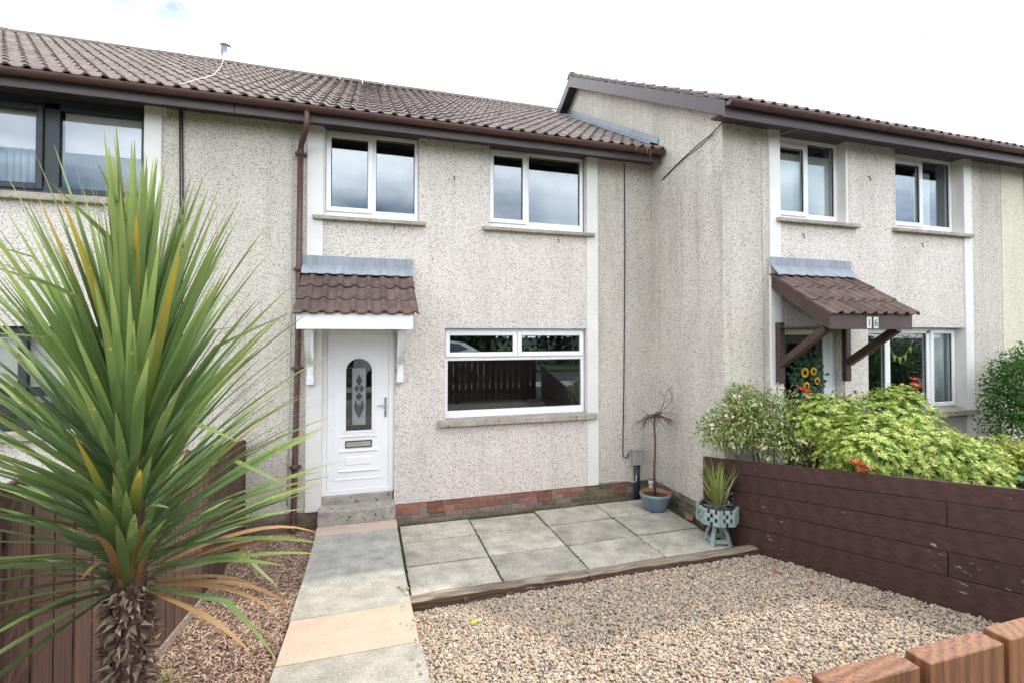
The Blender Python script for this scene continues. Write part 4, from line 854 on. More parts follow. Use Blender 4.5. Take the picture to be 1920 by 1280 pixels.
# number plates on the canopy
for ch, x in (('1', 5.535), ('6', 5.64)):
    pl = sub('number_plate', HR); y = kyf - .006
    B().box(x - .036, x + .036, y - .004, y, kzf - .185, kzf - .055).obj('plate', 'plate_white', pl, bevel=.003)
    fc = bpy.data.curves.new('digit', 'FONT'); fc.body = ch; fc.size = .12; fc.extrude = .0012; fc.align_x = 'CENTER'; fc.materials.append(M['digit_blue'])
    fo = bpy.data.objects.new('digit_text', fc); dm = bpy.data.meshes.new_from_object(fo); bpy.data.objects.remove(fo)
    o = bpy.data.objects.new('digit', dm); COL.objects.link(o); o.location = (x, y - .0055, kzf - .162); o.rotation_euler = (R(90), 0, 0); adopt(o, pl)
gutter_run(HR, 4.035, 9.40, DY - .385, 4.69, DY - .318, 4.53, 4.72, cap=(True, False))
B().box(4.272, 9.39, DY - .297, DY + .3, 4.622, 4.642).box(4.082, 4.272, DY - .297, DY - .02, 4.622, 4.642).obj('soffit', 'fascia_brown', HR)
rr = sub('roof', HR)
lay_tiles(rr, TILE, 4.05, 16, EAVE[0] + DY - .05, EAVE[1], 3, SA)
for r in range(3, 16): inst('roof_tile', TILE, rr, (4.05, EAVE[0] + DY - .05 + r * EX * math.cos(SA), EAVE[1] + r * EX * math.sin(SA)), (SA - .055, rng.uniform(-.01, .01), 0))
bb = B().add([(4.3, EAVE[0] + DY + .6, EAVE[1] + .6 * SL), (9.39, EAVE[0] + DY + .6, EAVE[1] + .6 * SL), (9.39, RIDGE_Y + DY, RIDGE_Z), (4.3, RIDGE_Y + DY, RIDGE_Z)], [(0, 1, 2, 3)]); bb.obj('tile_field', 'roof_tile', rr)
ridge(HR, 4.05, 9.39, DY); gable_shell(HR, 4.08, 9.39, DY)
# barge boards along the gable
f = lambda y, o: RIDGE_Z - abs(y - (RIDGE_Y + DY)) * SL + o
rY = RIDGE_Y + DY; y0 = DY - .30
B().prism([(4.055, y0, f(y0, -.19)), (4.055, y0, f(y0, -.005)), (4.055, rY, f(rY, -.005)), (4.055, rY, f(rY, -.215))], (.025, 0, 0)).obj('barge_board', 'fascia_brown', HR)
B().prism([(4.055, rY, f(rY, -.215)), (4.055, rY, f(rY, -.005)), (4.055, 7.2, f(7.2, -.005)), (4.055, 7.2, f(7.2, -.215))], (.025, 0, 0)).obj('barge_board', 'fascia_brown', HR)
B().prism([(4.08, y0 + .02, f(y0, -.185)), (4.08, y0 + .02, f(y0, -.165)), (4.08, rY, f(rY, -.165)), (4.08, rY, f(rY, -.185))], (.185, 0, 0)).obj('verge_soffit', 'fascia_brown', HR)

b = B(); b.box(4.06, 4.14, rY - .10, rY + .12, RIDGE_Z - .03, RIDGE_Z + .07); b.obj('ridge_end', 'ridge_mortar', HR, bevel=.02)
cable(HR, [(4.258, -.30, 4.30), (4.255, -.75, 4.43), (4.245, -1.1, 4.50), (4.24, -1.38, 4.54), (4.23, -1.6, 4.60)], .008, 'cable_black'); cable(HR, [(4.252, -.62, 4.40), (4.22, -.95, 4.42), (4.21, -1.2, 4.44), (4.245, -1.4, 4.53)], .006, 'cable_black')
cable(HR, [(4.86, YF - .006, 4.58), (4.865, YF - .006, 3.2), (4.87, YF - .006, 1.0)], .005, 'cable_white')
cable(HR, [(4.6, YF - .008, 4.60), (4.80, YF - .008, 4.50), (4.95, YF - .03, 4.50), (5.15, YF - .12, 4.56), (5.35, YF - .26, 4.60)], .005, 'cable_white')
for x, z in ((6.66, 4.16), (5.50, 3.30), (7.65, 3.30)):
    B().tube([(x, YF + .01, z + .02), (x, YF - .022, z + .02), (x + .004, YF - .03, z - .03), (x + .002, YF - .025, z - .045)], .006, 6).obj('wall_hook', 'hook_rust', HR, smooth=True)
# ---- last house of the row
HC = thing('terraced_house', 'pale cream rendered house at the right edge of the picture', 'house', (11.5, DY, -.4), 'terraced houses')
wall('front_wall', 9.392, 14.5, -.12, 4.66, [], YF + .0, .25, 'dash_cream', HC)
gutter_run(HC, 9.402, 14.5, DY - .385, 4.69, DY - .318, 4.53, 4.72, cap=(False, True)); B().box(9.392, 14.5, DY - .297, DY + .3, 4.622, 4.642).obj('soffit', 'fascia_brown', HC)
rc = sub('roof', HC); lay_tiles(rc, TILE, 9.40, 15, EAVE[0] + DY - .05, EAVE[1], 2, SA)
gable_shell(HC, 9.392, 14.5, DY); end_wall(HC, 14.3, .2, DY, YF + .26, 'dash_cream')
cable(HC, [(9.93, YF - .012, 4.6), (9.95, YF - .012, 2.0), (9.95, YF - .012, 0)], .009, 'cable_black')

# ------------------------------------------------------------------ things at the right house
wr = thing('door_wreath', 'leafy wreath with yellow sunflowers hanging on the dark door', 'wreath', (5.62, yr - .03, 1.45))
n = 260; a = nrg.uniform(0, 6.28, n); rad = .17 + nrg.normal(0, .045, n)
P = np.stack([5.62 + rad * np.cos(a), yr - .02 - nrg.uniform(0, .06, n), 1.47 + rad * 1.1 * np.sin(a)], 1)
Dv = unit(np.stack([np.cos(a) * .8 + nrg.normal(0, .5, n), -np.abs(nrg.normal(.3, .3, n)), np.sin(a) * .8 + nrg.normal(0, .5, n)], 1))
tag(leaves('foliage', P, Dv, nrg.uniform(.06, .11, n), .022, 'leaf_wreath', wr, up=np.tile([0, -1.0, .2], (n, 1))), kind='stuff')
B().lathe([(.15, -.02), (.17, 0), (.15, .02), (.13, 0), (.15, -.02)], (0, 0, 0), 24).obj('hoop', 'twig', wr)
hp_ = bpy.data.objects['hoop']; hp_.location = (5.62, yr - .02, 1.47); hp_.rotation_euler = (R(90), 0, 0)
for (x, z, r) in ((5.555, 1.535, .062), (5.70, 1.55, .050), (5.76, 1.42, .048), (5.58, 1.36, .052)):
    fl_ = sub('sunflower', wr); y = yr - .10
    b = B()
    for k in range(16):
        t = 2 * math.pi * k / 16; d = Vector((math.cos(t), 0, math.sin(t))); s = Vector((-math.sin(t), 0, math.cos(t)))
        c = Vector((x, y, z)); b.add([c + d * r * .4, c + d * r * .8 + s * .013 + Vector((0, -.006, 0)), c + d * r * 1.15 + Vector((0, .004, 0)), c + d * r * .8 - s * .013 + Vector((0, -.006, 0))], [(0, 1, 2, 3)])
    b.obj('petals', 'petal_yellow', fl_)
    B().lathe([(0, -.012), (r * .3, -.01), (r * .5, 0), (r * .45, .01)], (0, 0, 0), 14).obj('flower_centre', 'seed_brown', fl_, smooth=True)
    o = [q for q in bpy.data.objects if q.name.startswith('flower_centre')][-1]
for o, (x, z) in zip([q for q in bpy.data.objects if q.name.startswith('flower_centre')], ((5.555, 1.535), (5.70, 1.55), (5.76, 1.42), (5.58, 1.36))): o.location = (x, yr - .102, z); o.rotation_euler = (R(-90), 0, 0)
# bunting inside the lower window
bu = thing('bunting', 'yellow green flag bunting strung inside the lower right window', 'bunting', (7.6, yr + .12, 1.75))
pts = [(7.30 + .54 * t, yr + .12, 1.93 - .95 * (.25 - (t - .5) ** 2)) for t in [k / 10 for k in range(11)]]
B().tube(pts, .006, 5).obj('string', 'bunting', bu)
for t in (.1, .3, .5, .7, .9):
    x = 7.30 + .54 * t; z = 1.93 - .95 * (.25 - (t - .5) ** 2); B().prism([(x - .04, yr + .115, z), (x + .04, yr + .115, z), (x + .003, yr + .115, z - .10)], (0, .003, 0)).obj('flag', 'bunting', bu)

# ------------------------------------------------------------------ fences
rfence = thing('boundary_fence', 'low dark brown fence of long horizontal boards with flaking paint', 'fence', (4.4, -3.5, -.2))
def ftop(y): return .475 + .152 * (-1.2 - y)
hts = [0, .163, .355, .55, .745, 1.06]
for i in range(5):
    splits = [(-1.2, -6.1)] if i in (0, 2, 4) else ([(-1.2, -3.75), (-3.756, -6.1)])
    for (ya, yb_) in splits:
        nS = 8; bb = B(); ofs = rng.uniform(-.003, .003)
        for k in range(nS + 1):
            y = ya + (yb_ - ya) * k / nS; x = fence_x(y) + ofs; zt_ = ftop(y) - hts[i] - .004; zb_ = ftop(y) - hts[i + 1] + .001; w_ = rng.uniform(-.0015, .0015)
            bb.v += [(x, y, zb_), (x + w_, y, zt_), (x + .034, y, zt_), (x + .034, y, zb_)]
        for k in range(nS):
            a = 4 * k; bb.f += [(a, a + 1, a + 5, a + 4), (a + 1, a + 2, a + 6, a + 5), (a + 2, a + 3, a + 7, a + 6), (a + 3, a, a + 4, a + 7)]
        bb.f += [(0, 3, 2, 1), (4 * nS, 4 * nS + 1, 4 * nS + 2, 4 * nS + 3)]
        bb.obj('board', 'fence_dark', rfence, bevel=.004)
for y in (-1.75, -2.9, -4.5, -6.0): B().box(fence_x(y) + .036, fence_x(y) + .12, y - .04, y + .04, -.6, ftop(y) - .05).obj('post', 'fence_dark', rfence, bevel=.004)
lfence = thing('boundary_fence', 'tall reddish brown fence of upright boards behind the spiky plant', 'fence', (-1.3, -3, -.3))
y = -.03; XL = -1.262
def lft(y): return .775 + .163 * (-y)
me_ = None
while y > -6.3:
    wd = .143 if y < -.75 else .10; zt_ = lft(y) + rng.uniform(-.006, .006); zb_ = bark_z(y) + rng.uniform(-.01, .02)
    dx = rng.uniform(-.003, .003)
    B().add([(XL + dx, y, zb_), (XL + dx, y - wd, zb_), (XL + dx, y - wd, zt_ + .163 * wd - .012), (XL + dx, y - wd * .5, zt_ + .09 * wd + .004), (XL + dx, y, zt_ - .010),
             (XL - .02, y, zb_), (XL - .02, y - wd, zb_), (XL - .02, y - wd, zt_ + .163 * wd - .012), (XL - .02, y - wd * .5, zt_ + .09 * wd + .004), (XL - .02, y, zt_ - .010)],
            [(0, 1, 2, 3, 4), (9, 8, 7, 6, 5), (0, 5, 6, 1), (1, 6, 7, 2), (2, 7, 8, 3), (3, 8, 9, 4), (4, 9, 5, 0)]).obj('board', 'fence_brown', lfence, bevel=.003)
    y -= wd + (.020 if y < -.75 else .006)
for dz in (-.22, -.85):
    B().bar((XL - .045, -.02, lft(0) + dz), (XL - .045, -6.2, lft(-6.2) + dz), .045, .075).obj('rail', 'fence_brown', lfence)
for y in (-.06, -1.9, -3.7, -5.5): B().box(XL - .14, XL - .069, y - .04, y + .04, -.6, lft(y) - .02).obj('post', 'fence_brown', lfence)
B().add([(XL + .004, -1.1, bark_z(-1.1) - .06), (XL + .004, -6.2, bark_z(-6.2) - .06), (XL + .004, -6.2, bark_z(-6.2) + .02), (XL + .004, -1.1, bark_z(-1.1) + .02), (XL + .024, -1.1, bark_z(-1.1) - .06), (XL + .024, -6.2, bark_z(-6.2) - .06), (XL + .024, -6.2, bark_z(-6.2) + .02), (XL + .024, -1.1, bark_z(-1.1) + .02)], [(0, 1, 2, 3), (7, 6, 5, 4), (3, 2, 6, 7), (0, 3, 7, 4), (1, 5, 6, 2)]).obj('gravel_board', 'sleeper_top', lfence)
ffence = thing('picket_fence', 'orange stained picket fence with flat tops in the front right corner', 'fence', (2.5, -5.95, .2))
x = .483; k = 0
while x < 4.55:
    zt_ = 1.58 + (rng.uniform(-.004, .004) if k > 3 else 0); dy = rng.uniform(-.003, .003)
    pk = B().box(x, x + .146, -5.978 + dy, -5.946 + dy, .28, zt_).obj('picket', 'picket_stain', ffence, bevel=.0015); x += .1645; k += 1
    pk.data.materials.append(M['fence_dark'])     # faces on the garden side take the dark fence material
    for pf in pk.data.polygons:
        if pf.normal.y > .5: pf.material_index = 1
for z in (.55, 1.32): B().box(.45, 4.6, -6.028, -5.982, z - .04, z + .04).obj('rail', 'picket_stain', ffence)
for xx in (.60, 2.4, 4.3): B().box(xx - .045, xx + .045, -6.12, -6.03, .1, 1.5).obj('post', 'picket_stain', ffence)

# ------------------------------------------------------------------ spiky cordyline
cp = thing('cordyline', 'tall spiky cordyline palm with long sword shaped green leaves', 'palm', (-.735, -4.3, .0))
CX, CY = -.735, -4.3
B().tube([(CX + .02, CY, -.1), (CX + .005, CY, .5), (CX, CY, 1.05), (CX, CY, 1.5), (CX, CY, 1.95)], [.068, .058, .052, .040, .02], 10).obj('trunk', 'twig', cp, smooth=True)
n = 2400; a = nrg.uniform(0, 6.28, n); z = nrg.uniform(-.05, 1.10, n)
P = np.stack([CX + .056 * np.cos(a), CY + .056 * np.sin(a), z], 1)
Dv = unit(np.stack([np.cos(a) * .75 + nrg.normal(0, .3, n), np.sin(a) * .75 + nrg.normal(0, .3, n), nrg.normal(.1, .75, n)], 1))
leaves('dead_leaf_bases', P, Dv, nrg.uniform(.025, .062, n), nrg.uniform(.005, .011, n), 'dead_scale', cp, droop=.4)['kind'] = 'stuff'
def blade(name, L_, wmax, bend, mat, twist=0.0, kink=None):
    nseg = 10; v = []; f = []; uv = []
    yy_, zz, ang = 0.0, 0.0, 0.0
    for i in range(nseg + 1):
        t = i / nseg; w_ = wmax * (.42 + .58 * min(1, t / .35)) * (1 - max(0, (t - .45) / .55) ** 1.7) + .0006
        d = bend * t * t
        if kink and t > kink[0]: d += kink[1]
        ang = -d
        if i: yy_ += L_ / nseg * math.cos(ang); zz += L_ / nseg * math.sin(ang)
        tw = twist * t; fold = .30 * (1 - .5 * t)
        for s_ in (-1, 0, 1):
            lx = s_ * w_; lz = abs(s_) * w_ * fold
            v.append((lx * math.cos(tw) - lz * math.sin(tw), yy_ - lz * math.sin(ang), zz + lx * math.sin(tw) + lz * math.cos(ang))); uv.append((.5 + .5 * s_, t))
    for i in range(nseg):
        for k in range(2): a_ = i * 3 + k; f.append((a_, a_ + 1, a_ + 4, a_ + 3))
    me = bpy.data.meshes.new(name); me.from_pydata(v, [], f); ul = me.uv_layers.new(name='UVMap')
    for lp in me.loops: ul.data[lp.index].uv = uv[lp.vertex_index]
    me.polygons.foreach_set('use_smooth', [True] * len(me.polygons)); me.materials.append(M[mat]); me.update(); return me
BL = [blade('leaf', 1.0, rng.uniform(.0125, .0175), b_, 'cordy_green', rng.uniform(-.5, .5)) for b_ in (.02, .06, .12, .18, .25, .34)] + [blade('leaf', 1.0, .016, .08, 'cordy_green', .3, (.6, .45)), blade('leaf', 1.0, .015, .1, 'cordy_green', -.5, (.72, .8))]
BY = [blade('leaf', 1.0, .016, b_, 'cordy_yellow', rng.uniform(-.4, .4)) for b_ in (.1, .25, .45)]
BD = [blade('leaf', 1.0, .013, b_, 'cordy_brown', rng.uniform(-1, 1)) for b_ in (.5, .9, 1.3)] + [blade('leaf', 1.0, .019, .3, 'cordy_green', .3, (.55, .5))]
GA = math.pi * (3 - 5 ** .5); NL = 400
for i in range(NL):
    t = i / (NL - 1); az = i * GA + rng.uniform(-.25, .25); z = 1.08 + .80 * t
    el = R(1 + 84 * t ** .68 + rng.uniform(-10, 10)); el = min(el, R(87))
    L_ = .62 + .22 * min(1, t * 2.0) + rng.uniform(-.12, .09)
    me = BL[6 + rng.randrange(2)] if rng.random() < .07 else BL[min(5, int((1 - t) * 5.2 + rng.random() * 1.2))] if rng.random() < .93 + .065 * t else BY[rng.randrange(3)]
    if t < .06 and rng.random() < .5: me = BD[rng.randrange(3)]
    if math.cos(az) < -.25 and el < R(50): L_ = min(L_, .50 / max(.2, -math.cos(az) * math.cos(el)) + .02)   # the fence stops them
    if t < .35 and abs((az + 1.2 + math.pi) % (2 * math.pi) - math.pi) < .55: el = R(rng.uniform(48, 72)); L_ *= .62   # young upright leaves in front of the stem
    r0 = .035 * (1 - t) + .012
    o = inst('leaf', me, cp, (CX + r0 * math.cos(az), CY + r0 * math.sin(az), z), (0, 0, 0), (1.0, L_, L_))
    o.rotation_euler = Euler((el, 0, az - math.pi / 2), 'XYZ')
for (az, el, L_, kk) in ((-3.0, -.10, .60, 3), (-2.7, -.50, .66, 3), (-.2, -.2, .62, 3), (.15, -.1, .62, 1), (-.35, -.3, .5, 0), (-2.9, -.1, .45, 0), (.6, -.2, .6, 1)):
    o = inst('leaf', BD[kk], cp, (CX + .04 * math.cos(az), CY + .04 * math.sin(az), 1.08), (0, 0, 0), (1, L_, L_)); o.rotation_euler = Euler((el, 0, az - math.pi / 2), 'XYZ')
# little tuft of grass at the foot of the fence
n = 70; P = np.stack([nrg.normal(-1.12, .05, n), nrg.normal(-2.95, .07, n), np.full(n, bark_z(-2.95))], 1)
tf = leaves('grass_tuft', P, unit(np.stack([nrg.normal(0, .45, n), nrg.normal(0, .45, n), np.ones(n)], 1)), nrg.uniform(.06, .16, n), .003, 'grass_blade', None, droop=.2)
tag(tf, 'small tuft of green grass growing in bark beside the palm trunk', 'grass', kind='stuff')

# ------------------------------------------------------------------ bare tree in blue pot
pot = thing('plant_pot', 'round blue glazed pot in the corner of the patio', 'pot', (3.97, -.52, -.42)); pc = (3.97, -.52, -.418)
B().lathe([(.0, 0), (.125, 0), (.135, .02), (.185, .12), (.205, .195), (.207, .20)], pc, 36).obj('bowl', 'pot_glaze', pot, smooth=True)
B().lathe([(.206, .20), (.216, .205), (.216, .238), (.207, .246)], pc, 36).obj('rim', 'pot_glaze', pot, smooth=True)
B().lathe([(.207, .245), (.195, .248), (.188, .235), (.182, .18)], pc, 36).obj('inner_rim', 'terracotta', pot, smooth=True)
B().lathe([(.186, .195), (.10, .205), (0, .20)], pc, 24).obj('soil', 'soil', pot)
tr = thing('bare_tree', 'thin leafless weeping tree growing in the blue pot', 'tree', (3.97, -.52, -.22))
b = B(); b.tube([(3.965, -.52, -.24), (3.955, -.52, .1), (3.975, -.515, .45), (3.97, -.51, .72), (3.965, -.51, .90)], [.018, .016, .014, .013, .015], 8); b.obj('trunk', 'twig', tr, smooth=True)
r2 = random.Random(3)
def twig(p, d, L_, r, depth, droop):
    pts = [Vector(p)]; d = Vector(d).normalized(); n_ = 6
    for i in range(n_):
        d = (d + Vector((r2.uniform(-.35, .35), r2.uniform(-.35, .35), r2.uniform(-.3, .3) - droop))).normalized(); pts.append(pts[-1] + d * L_ / n_)
    tw.tube(pts, [r * (1 - .75 * i / n_) for i in range(n_ + 1)], 5)
    if depth:
        for i in (2, 3, 4, 5):
            if r2.random() < .75: twig(pts[i], d + Vector((r2.uniform(-1, 1), r2.uniform(-1, 1), r2.uniform(-.6, .6))), L_ * .5, r * .5, depth - 1, droop)
for i in range(24):
    tw = B(); a = 2 * math.pi * i / 24 + r2.uniform(-.2, .2); twig((3.965, -.51, .86 + r2.uniform(0, .05)), (math.cos(a), math.sin(a) * .7, r2.uniform(.0, .5)), r2.uniform(.2, .34), .007, 1, .16); tw.obj('branch', 'twig', tr)
tw = B(); twig((3.97, -.51, .88), (.6, -.15, .9), .52, .007, 2, -.04); tw.obj('branch', 'twig', tr)
tw = B(); twig((3.97, -.51, .88), (1, -.3, .25), .5, .007, 1, .02); tw.obj('branch', 'twig', tr)
B().add([(4.16, -.92, -.41), (4.22, -.86, -.41), (4.245, -1.0, -.41), (4.19, -1.04, -.41), (4.165, -.925, -.365), (4.215, -.87, -.37), (4.24, -.995, -.36), (4.19, -1.03, -.37)], [(0, 3, 2, 1), (4, 5, 6, 7), (0, 1, 5, 4), (1, 2, 6, 5), (2, 3, 7, 6), (3, 0, 4, 7)]).obj('loose_brick', 'terracotta')
tag(bpy.data.objects['loose_brick'], 'broken piece of tan brick lying by the side wall', 'brick')

# ------------------------------------------------------------------ wooden planter on a stand
pcx, pcy = 4.06, -1.66; pz = -.42
ps = thing('planter', 'octagonal pale green wooden planter on splayed legs beside the dark fence', 'planter', (pcx, pcy, pz))
for k in range(4):
    a = k * math.pi / 2 + .5; d = Vector((math.cos(a), math.sin(a), 0))
    c = Vector((pcx, pcy, 0)); p0 = c + d * .15 + Vector((0, 0, pz)); p1 = c + d * .115 + Vector((0, 0, pz + .12)); p2 = c + d * .05 + Vector((0, 0, pz + .27))
    bb = B(); bb.bar(p0, p1, .045, .03, up=d); bb.bar(p1 - (p2 - p1) * .05, p2, .045, .03, up=d); bb.obj('leg', 'planter_green', ps)
    q = c + Vector((math.cos(a + math.pi / 2), math.sin(a + math.pi / 2), 0)) * .13 + Vector((0, 0, pz + .05)); B().bar(c + d * .13 + Vector((0, 0, pz + .05)), q, .018, .045).obj('stretcher', 'planter_green', ps)
B().lathe([(0, 0), (.20, 0), (.20, .02), (0, .02)], (pcx, pcy, pz + .265), 8).obj('base_board', 'sleeper_wood', ps)
for row in range(4):
    z = pz + .285 + row * .046; off = (row % 2) * math.pi / 8 * 0
    for k in range(8):
        a0 = k * math.pi / 4 + .2; rr_ = .225
        A_ = Vector((pcx + rr_ * math.cos(a0), pcy + rr_ * math.sin(a0), z)); Bq = Vector((pcx + rr_ * math.cos(a0 + math.pi / 4), pcy + rr_ * math.sin(a0 + math.pi / 4), z))
        d = (Bq - A_); gaps = (.0, .40, .58, 1.0) if row % 2 == 0 else (-.03, .22, .38, .70, .86, 1.03)
        for g in range(0, len(gaps) - 1, 2):
            m1, m2 = A_ + d * gaps[g], A_ + d * gaps[g + 1]; B().bar(m1, m2, .026, .044, up=(0, 0, 1)).obj('block', 'planter_green', ps, bevel=.003)
B().lathe([(.205, .285), (.20, .44), (.195, .44), (.20, .285)], (pcx, pcy, pz), 8).obj('liner', 'plastic_black', ps)
B().lathe([(.165, .30), (.185, .455), (.178, .46), (.16, .42), (0, .43)], (pcx, pcy, pz), 24).obj('inner_pot', 'plastic_black', ps, smooth=True)
yu = thing('spiky_grass_plant', 'upright spiky yellow green plant growing in the octagonal planter', 'plant', (pcx, pcy, 0.0))
n = 95; a = nrg.uniform(0, 6.28, n); e = nrg.uniform(0, .62, n) ** 1.0
P = np.stack([pcx + nrg.normal(0, .03, n), pcy + nrg.normal(0, .03, n), np.full(n, .02)], 1)
leaves('blades', P, unit(np.stack([np.cos(a) * np.sin(e), np.sin(a) * np.sin(e), np.cos(e)], 1)), nrg.uniform(.34, .64, n), .0075, 'grass_blade', yu, droop=.04)['kind'] = 'stuff'
n = 40; a = nrg.uniform(0, 6.28, n); P = np.stack([pcx + nrg.normal(0, .06, n), pcy + nrg.normal(0, .05, n), np.full(n, .015)], 1)
leaves('dead_blades', P, unit(np.stack([np.cos(a), np.sin(a), nrg.uniform(-.1, .4, n)], 1)), nrg.uniform(.06, .14, n), .006, 'straw', yu, droop=.2)['kind'] = 'stuff'
bs = thing('trailing_succulent', 'small blue green leafy plant at the right of the octagonal planter', 'plant', (pcx + .16, pcy - .02, 0))
n = 90; P = np.stack([nrg.normal(pcx + .15, .035, n), nrg.normal(pcy + .02, .04, n), nrg.uniform(.0, .24, n)], 1)
leaves('foliage', P, unit(nrg.normal(size=(n, 3)) + np.array([.3, 0, .3])), nrg.uniform(.03, .06, n), .013, 'leaf_blue', bs)['kind'] = 'stuff'

# ------------------------------------------------------------------ shrubs behind the dark fence
def blob_points(n, blobs, shell=.55):
    w = np.array([b_[3] * b_[4] * b_[5] for b_ in blobs]); w = w ** (2 / 3); idx = nrg.choice(len(blobs), n, p=w / w.sum())
    bl = np.array(blobs)[idx]; d = unit(nrg.normal(size=(n, 3))); r = nrg.uniform(shell, 1.0, n)[:, None] * (1 + nrg.normal(0, .06, (n, 1)))
    P = bl[:, :3] + d * r * bl[:, 3:6]
    return P, d
def stems(parent, root, tips, r=.012, mat='twig'):
    for tp in tips:
        m_ = Vector(root).lerp(Vector(tp), .5) + Vector((rng.uniform(-.06, .06), rng.uniform(-.06, .06), -.05)); B().tube([root, m_, tp], [r, r * .8, r * .4], 6).obj('stem', mat, parent, smooth=True)
def rosettes(name, P, out, nl, L_, hw, mat, parent, lift=.35):
    n = len(P); ax = unit(out + np.array([0, 0, .9])); t = unit(np.cross(ax, nrg.normal(size=(n, 3)))); b2 = np.cross(ax, t)
    k = np.arange(nl)[None, :] * (2 * math.pi / nl) + nrg.uniform(0, 6.28, (n, 1)); l_ = lift + nrg.uniform(-.25, .35, (n, nl))
    D_ = unit(t[:, None] * np.cos(k)[..., None] + b2[:, None] * np.sin(k)[..., None] + ax[:, None] * l_[..., None])
    PP = np.repeat(P[:, None], nl, 1); sz = np.repeat(nrg.uniform(.7, 1.2, (n, 1)), nl, 1)
    up = np.repeat(ax[:, None], nl, 1)
    return leaves(name, PP.reshape(-1, 3), D_.reshape(-1, 3), (L_ * sz).ravel(), (hw * sz).ravel(), mat, parent, up=up.reshape(-1, 3), droop=.12)
# pieris
pi = thing('pieris_shrub', 'large yellow green pieris shrub spilling over the dark fence', 'shrub', (5.1, -2.7, .1))
pb = [(5.02, -2.75, .80, .55, .48, .46), (5.55, -2.55, .95, .60, .50, .48), (5.75, -3.05, .66, .55, .42, .34), (4.62, -3.0, .90, .26, .32, .19), (4.95, -2.35, 1.08, .45, .35, .30), (6.15, -2.85, .62, .42, .40, .36), (5.28, -3.05, .85, .5, .35, .3), (5.75, -2.55, 1.2, .28, .25, .28)]
P, d = blob_points(5200, pb, .74); rosettes('foliage', P, d, 9, .046, .0070, 'leaf_pieris', pi)['kind'] = 'stuff'
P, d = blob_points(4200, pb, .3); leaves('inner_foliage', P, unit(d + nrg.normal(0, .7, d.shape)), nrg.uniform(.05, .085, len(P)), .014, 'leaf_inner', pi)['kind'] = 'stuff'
for c in ((4.345, -3.12, .80), (5.82, -2.66, 1.47), (5.0, -1.98, 1.33)):
    Pq = np.array([c]) + nrg.normal(0, .025, (4, 3)); rosettes('red_shoot', Pq, np.tile([0, -.3, .6], (4, 1)), 8, .075, .011, 'leaf_red', pi, lift=.5)['kind'] = 'stuff'
stems(pi, (5.15, -2.7, -.02), [(4.8, -2.8, .7), (5.5, -2.6, .95), (5.7, -3.0, .6), (5.0, -2.4, 1.0), (5.3, -3.0, .8), (6.1, -2.85, .55)])
# weigela
we = thing('weigela_shrub', 'variegated shrub with pink flowers at the house corner above the planter', 'shrub', (4.5, -1.85, .1))
wb = [(4.30, -1.85, 1.02, .40, .33, .34), (4.05, -1.75, .93, .30, .25, .24), (4.62, -1.95, 1.08, .42, .32, .34), (4.55, -2.15, .85, .35, .3, .26), (4.40, -1.70, 1.25, .25, .2, .22)]
P, d = blob_points(6200, wb, .35); leaves('foliage', P, unit(d * .8 + nrg.normal(0, .6, d.shape) + [0, 0, -.1]), nrg.uniform(.04, .072, len(P)), nrg.uniform(.008, .014, len(P)), 'leaf_weigela', we, droop=.3)['kind'] = 'stuff'
for c in nrg.normal(size=(26, 3)):
    bl = wb[nrg.integers(0, 5)]; u_ = unit(c); u_[1] = -abs(u_[1]); p = np.array(bl[:3]) + u_ * np.array(bl[3:]) * 1.0
    rosettes('blossom', np.tile(p, (3, 1)) + nrg.normal(0, .018, (3, 3)), np.tile(u_, (3, 1)), 5, .026, .009, 'flower_pink', we, lift=.8)['kind'] = 'stuff'
stems(we, (4.62, -1.9, -.1), [(4.3, -1.85, 1.1), (4.08, -1.78, .9), (4.6, -1.95, 1.2), (4.5, -2.1, .8), (4.4, -1.72, 1.3)])
# clipped dark shrub, acer, hosta
hg = thing('privet_bush', 'dense dark green bush at the right edge by the cream wall', 'shrub', (8.5, -2.3, .0))
hb = [(8.42, -2.35, .9, .62, .5, .75), (8.60, -2.35, 1.45, .60, .5, .48), (9.0, -2.3, 1.2, .6, .5, .8), (8.3, -2.3, 1.25, .45, .4, .5)]
P, d = blob_points(15000, hb, .62); leaves('foliage', P, unit(d + nrg.normal(0, .6, d.shape)), nrg.uniform(.03, .055, len(P)), nrg.uniform(.010, .016, len(P)), 'leaf_hedge', hg)['kind'] = 'stuff'
stems(hg, (8.6, -2.3, -.05), [(8.4, -2.3, 1.0), (8.7, -2.3, 1.4), (9.0, -2.3, 1.2)])
ac = thing('acer_shrub', 'small golden yellow leaved acer in front of the dark bush', 'shrub', (7.2, -2.75, .1))
ab = [(7.2, -2.75, .66, .32, .28, .24), (7.42, -2.72, .56, .26, .22, .2), (7.05, -2.75, .50, .25, .22, .2)]
P, d = blob_points(420, ab, .4); rosettes('foliage', P, d * .3 + [0, -.3, .5], 6, .055, .013, 'leaf_acer', ac, lift=.0)['kind'] = 'stuff'
stems(ac, (7.2, -2.7, .02), [(7.1, -2.75, .6), (7.35, -2.7, .6), (7.0, -2.75, .45)])
ho = thing('hosta', 'broad leaved green hosta low at the right edge behind the fence', 'plant', (6.75, -3.0, .1))
hl = B(); nS = 6
for i in range(nS + 1):
    t = i / nS; w_ = .075 * math.sin(math.pi * min(1, t * .93 + .07)) ** .8; hl.v += [(-w_, t * .24, .03 - .10 * t * t + w_ * .35), (0, t * .24, .02 - .10 * t * t), (w_, t * .24, .03 - .10 * t * t + w_ * .35)]
for i in range(nS):
    for k in range(2): a_ = 3 * i + k; hl.f.append((a_, a_ + 1, a_ + 4, a_ + 3))
o = hl.obj('leaf', 'hosta_leaf', None, smooth=True); HM = o.data; bpy.data.objects.remove(o)
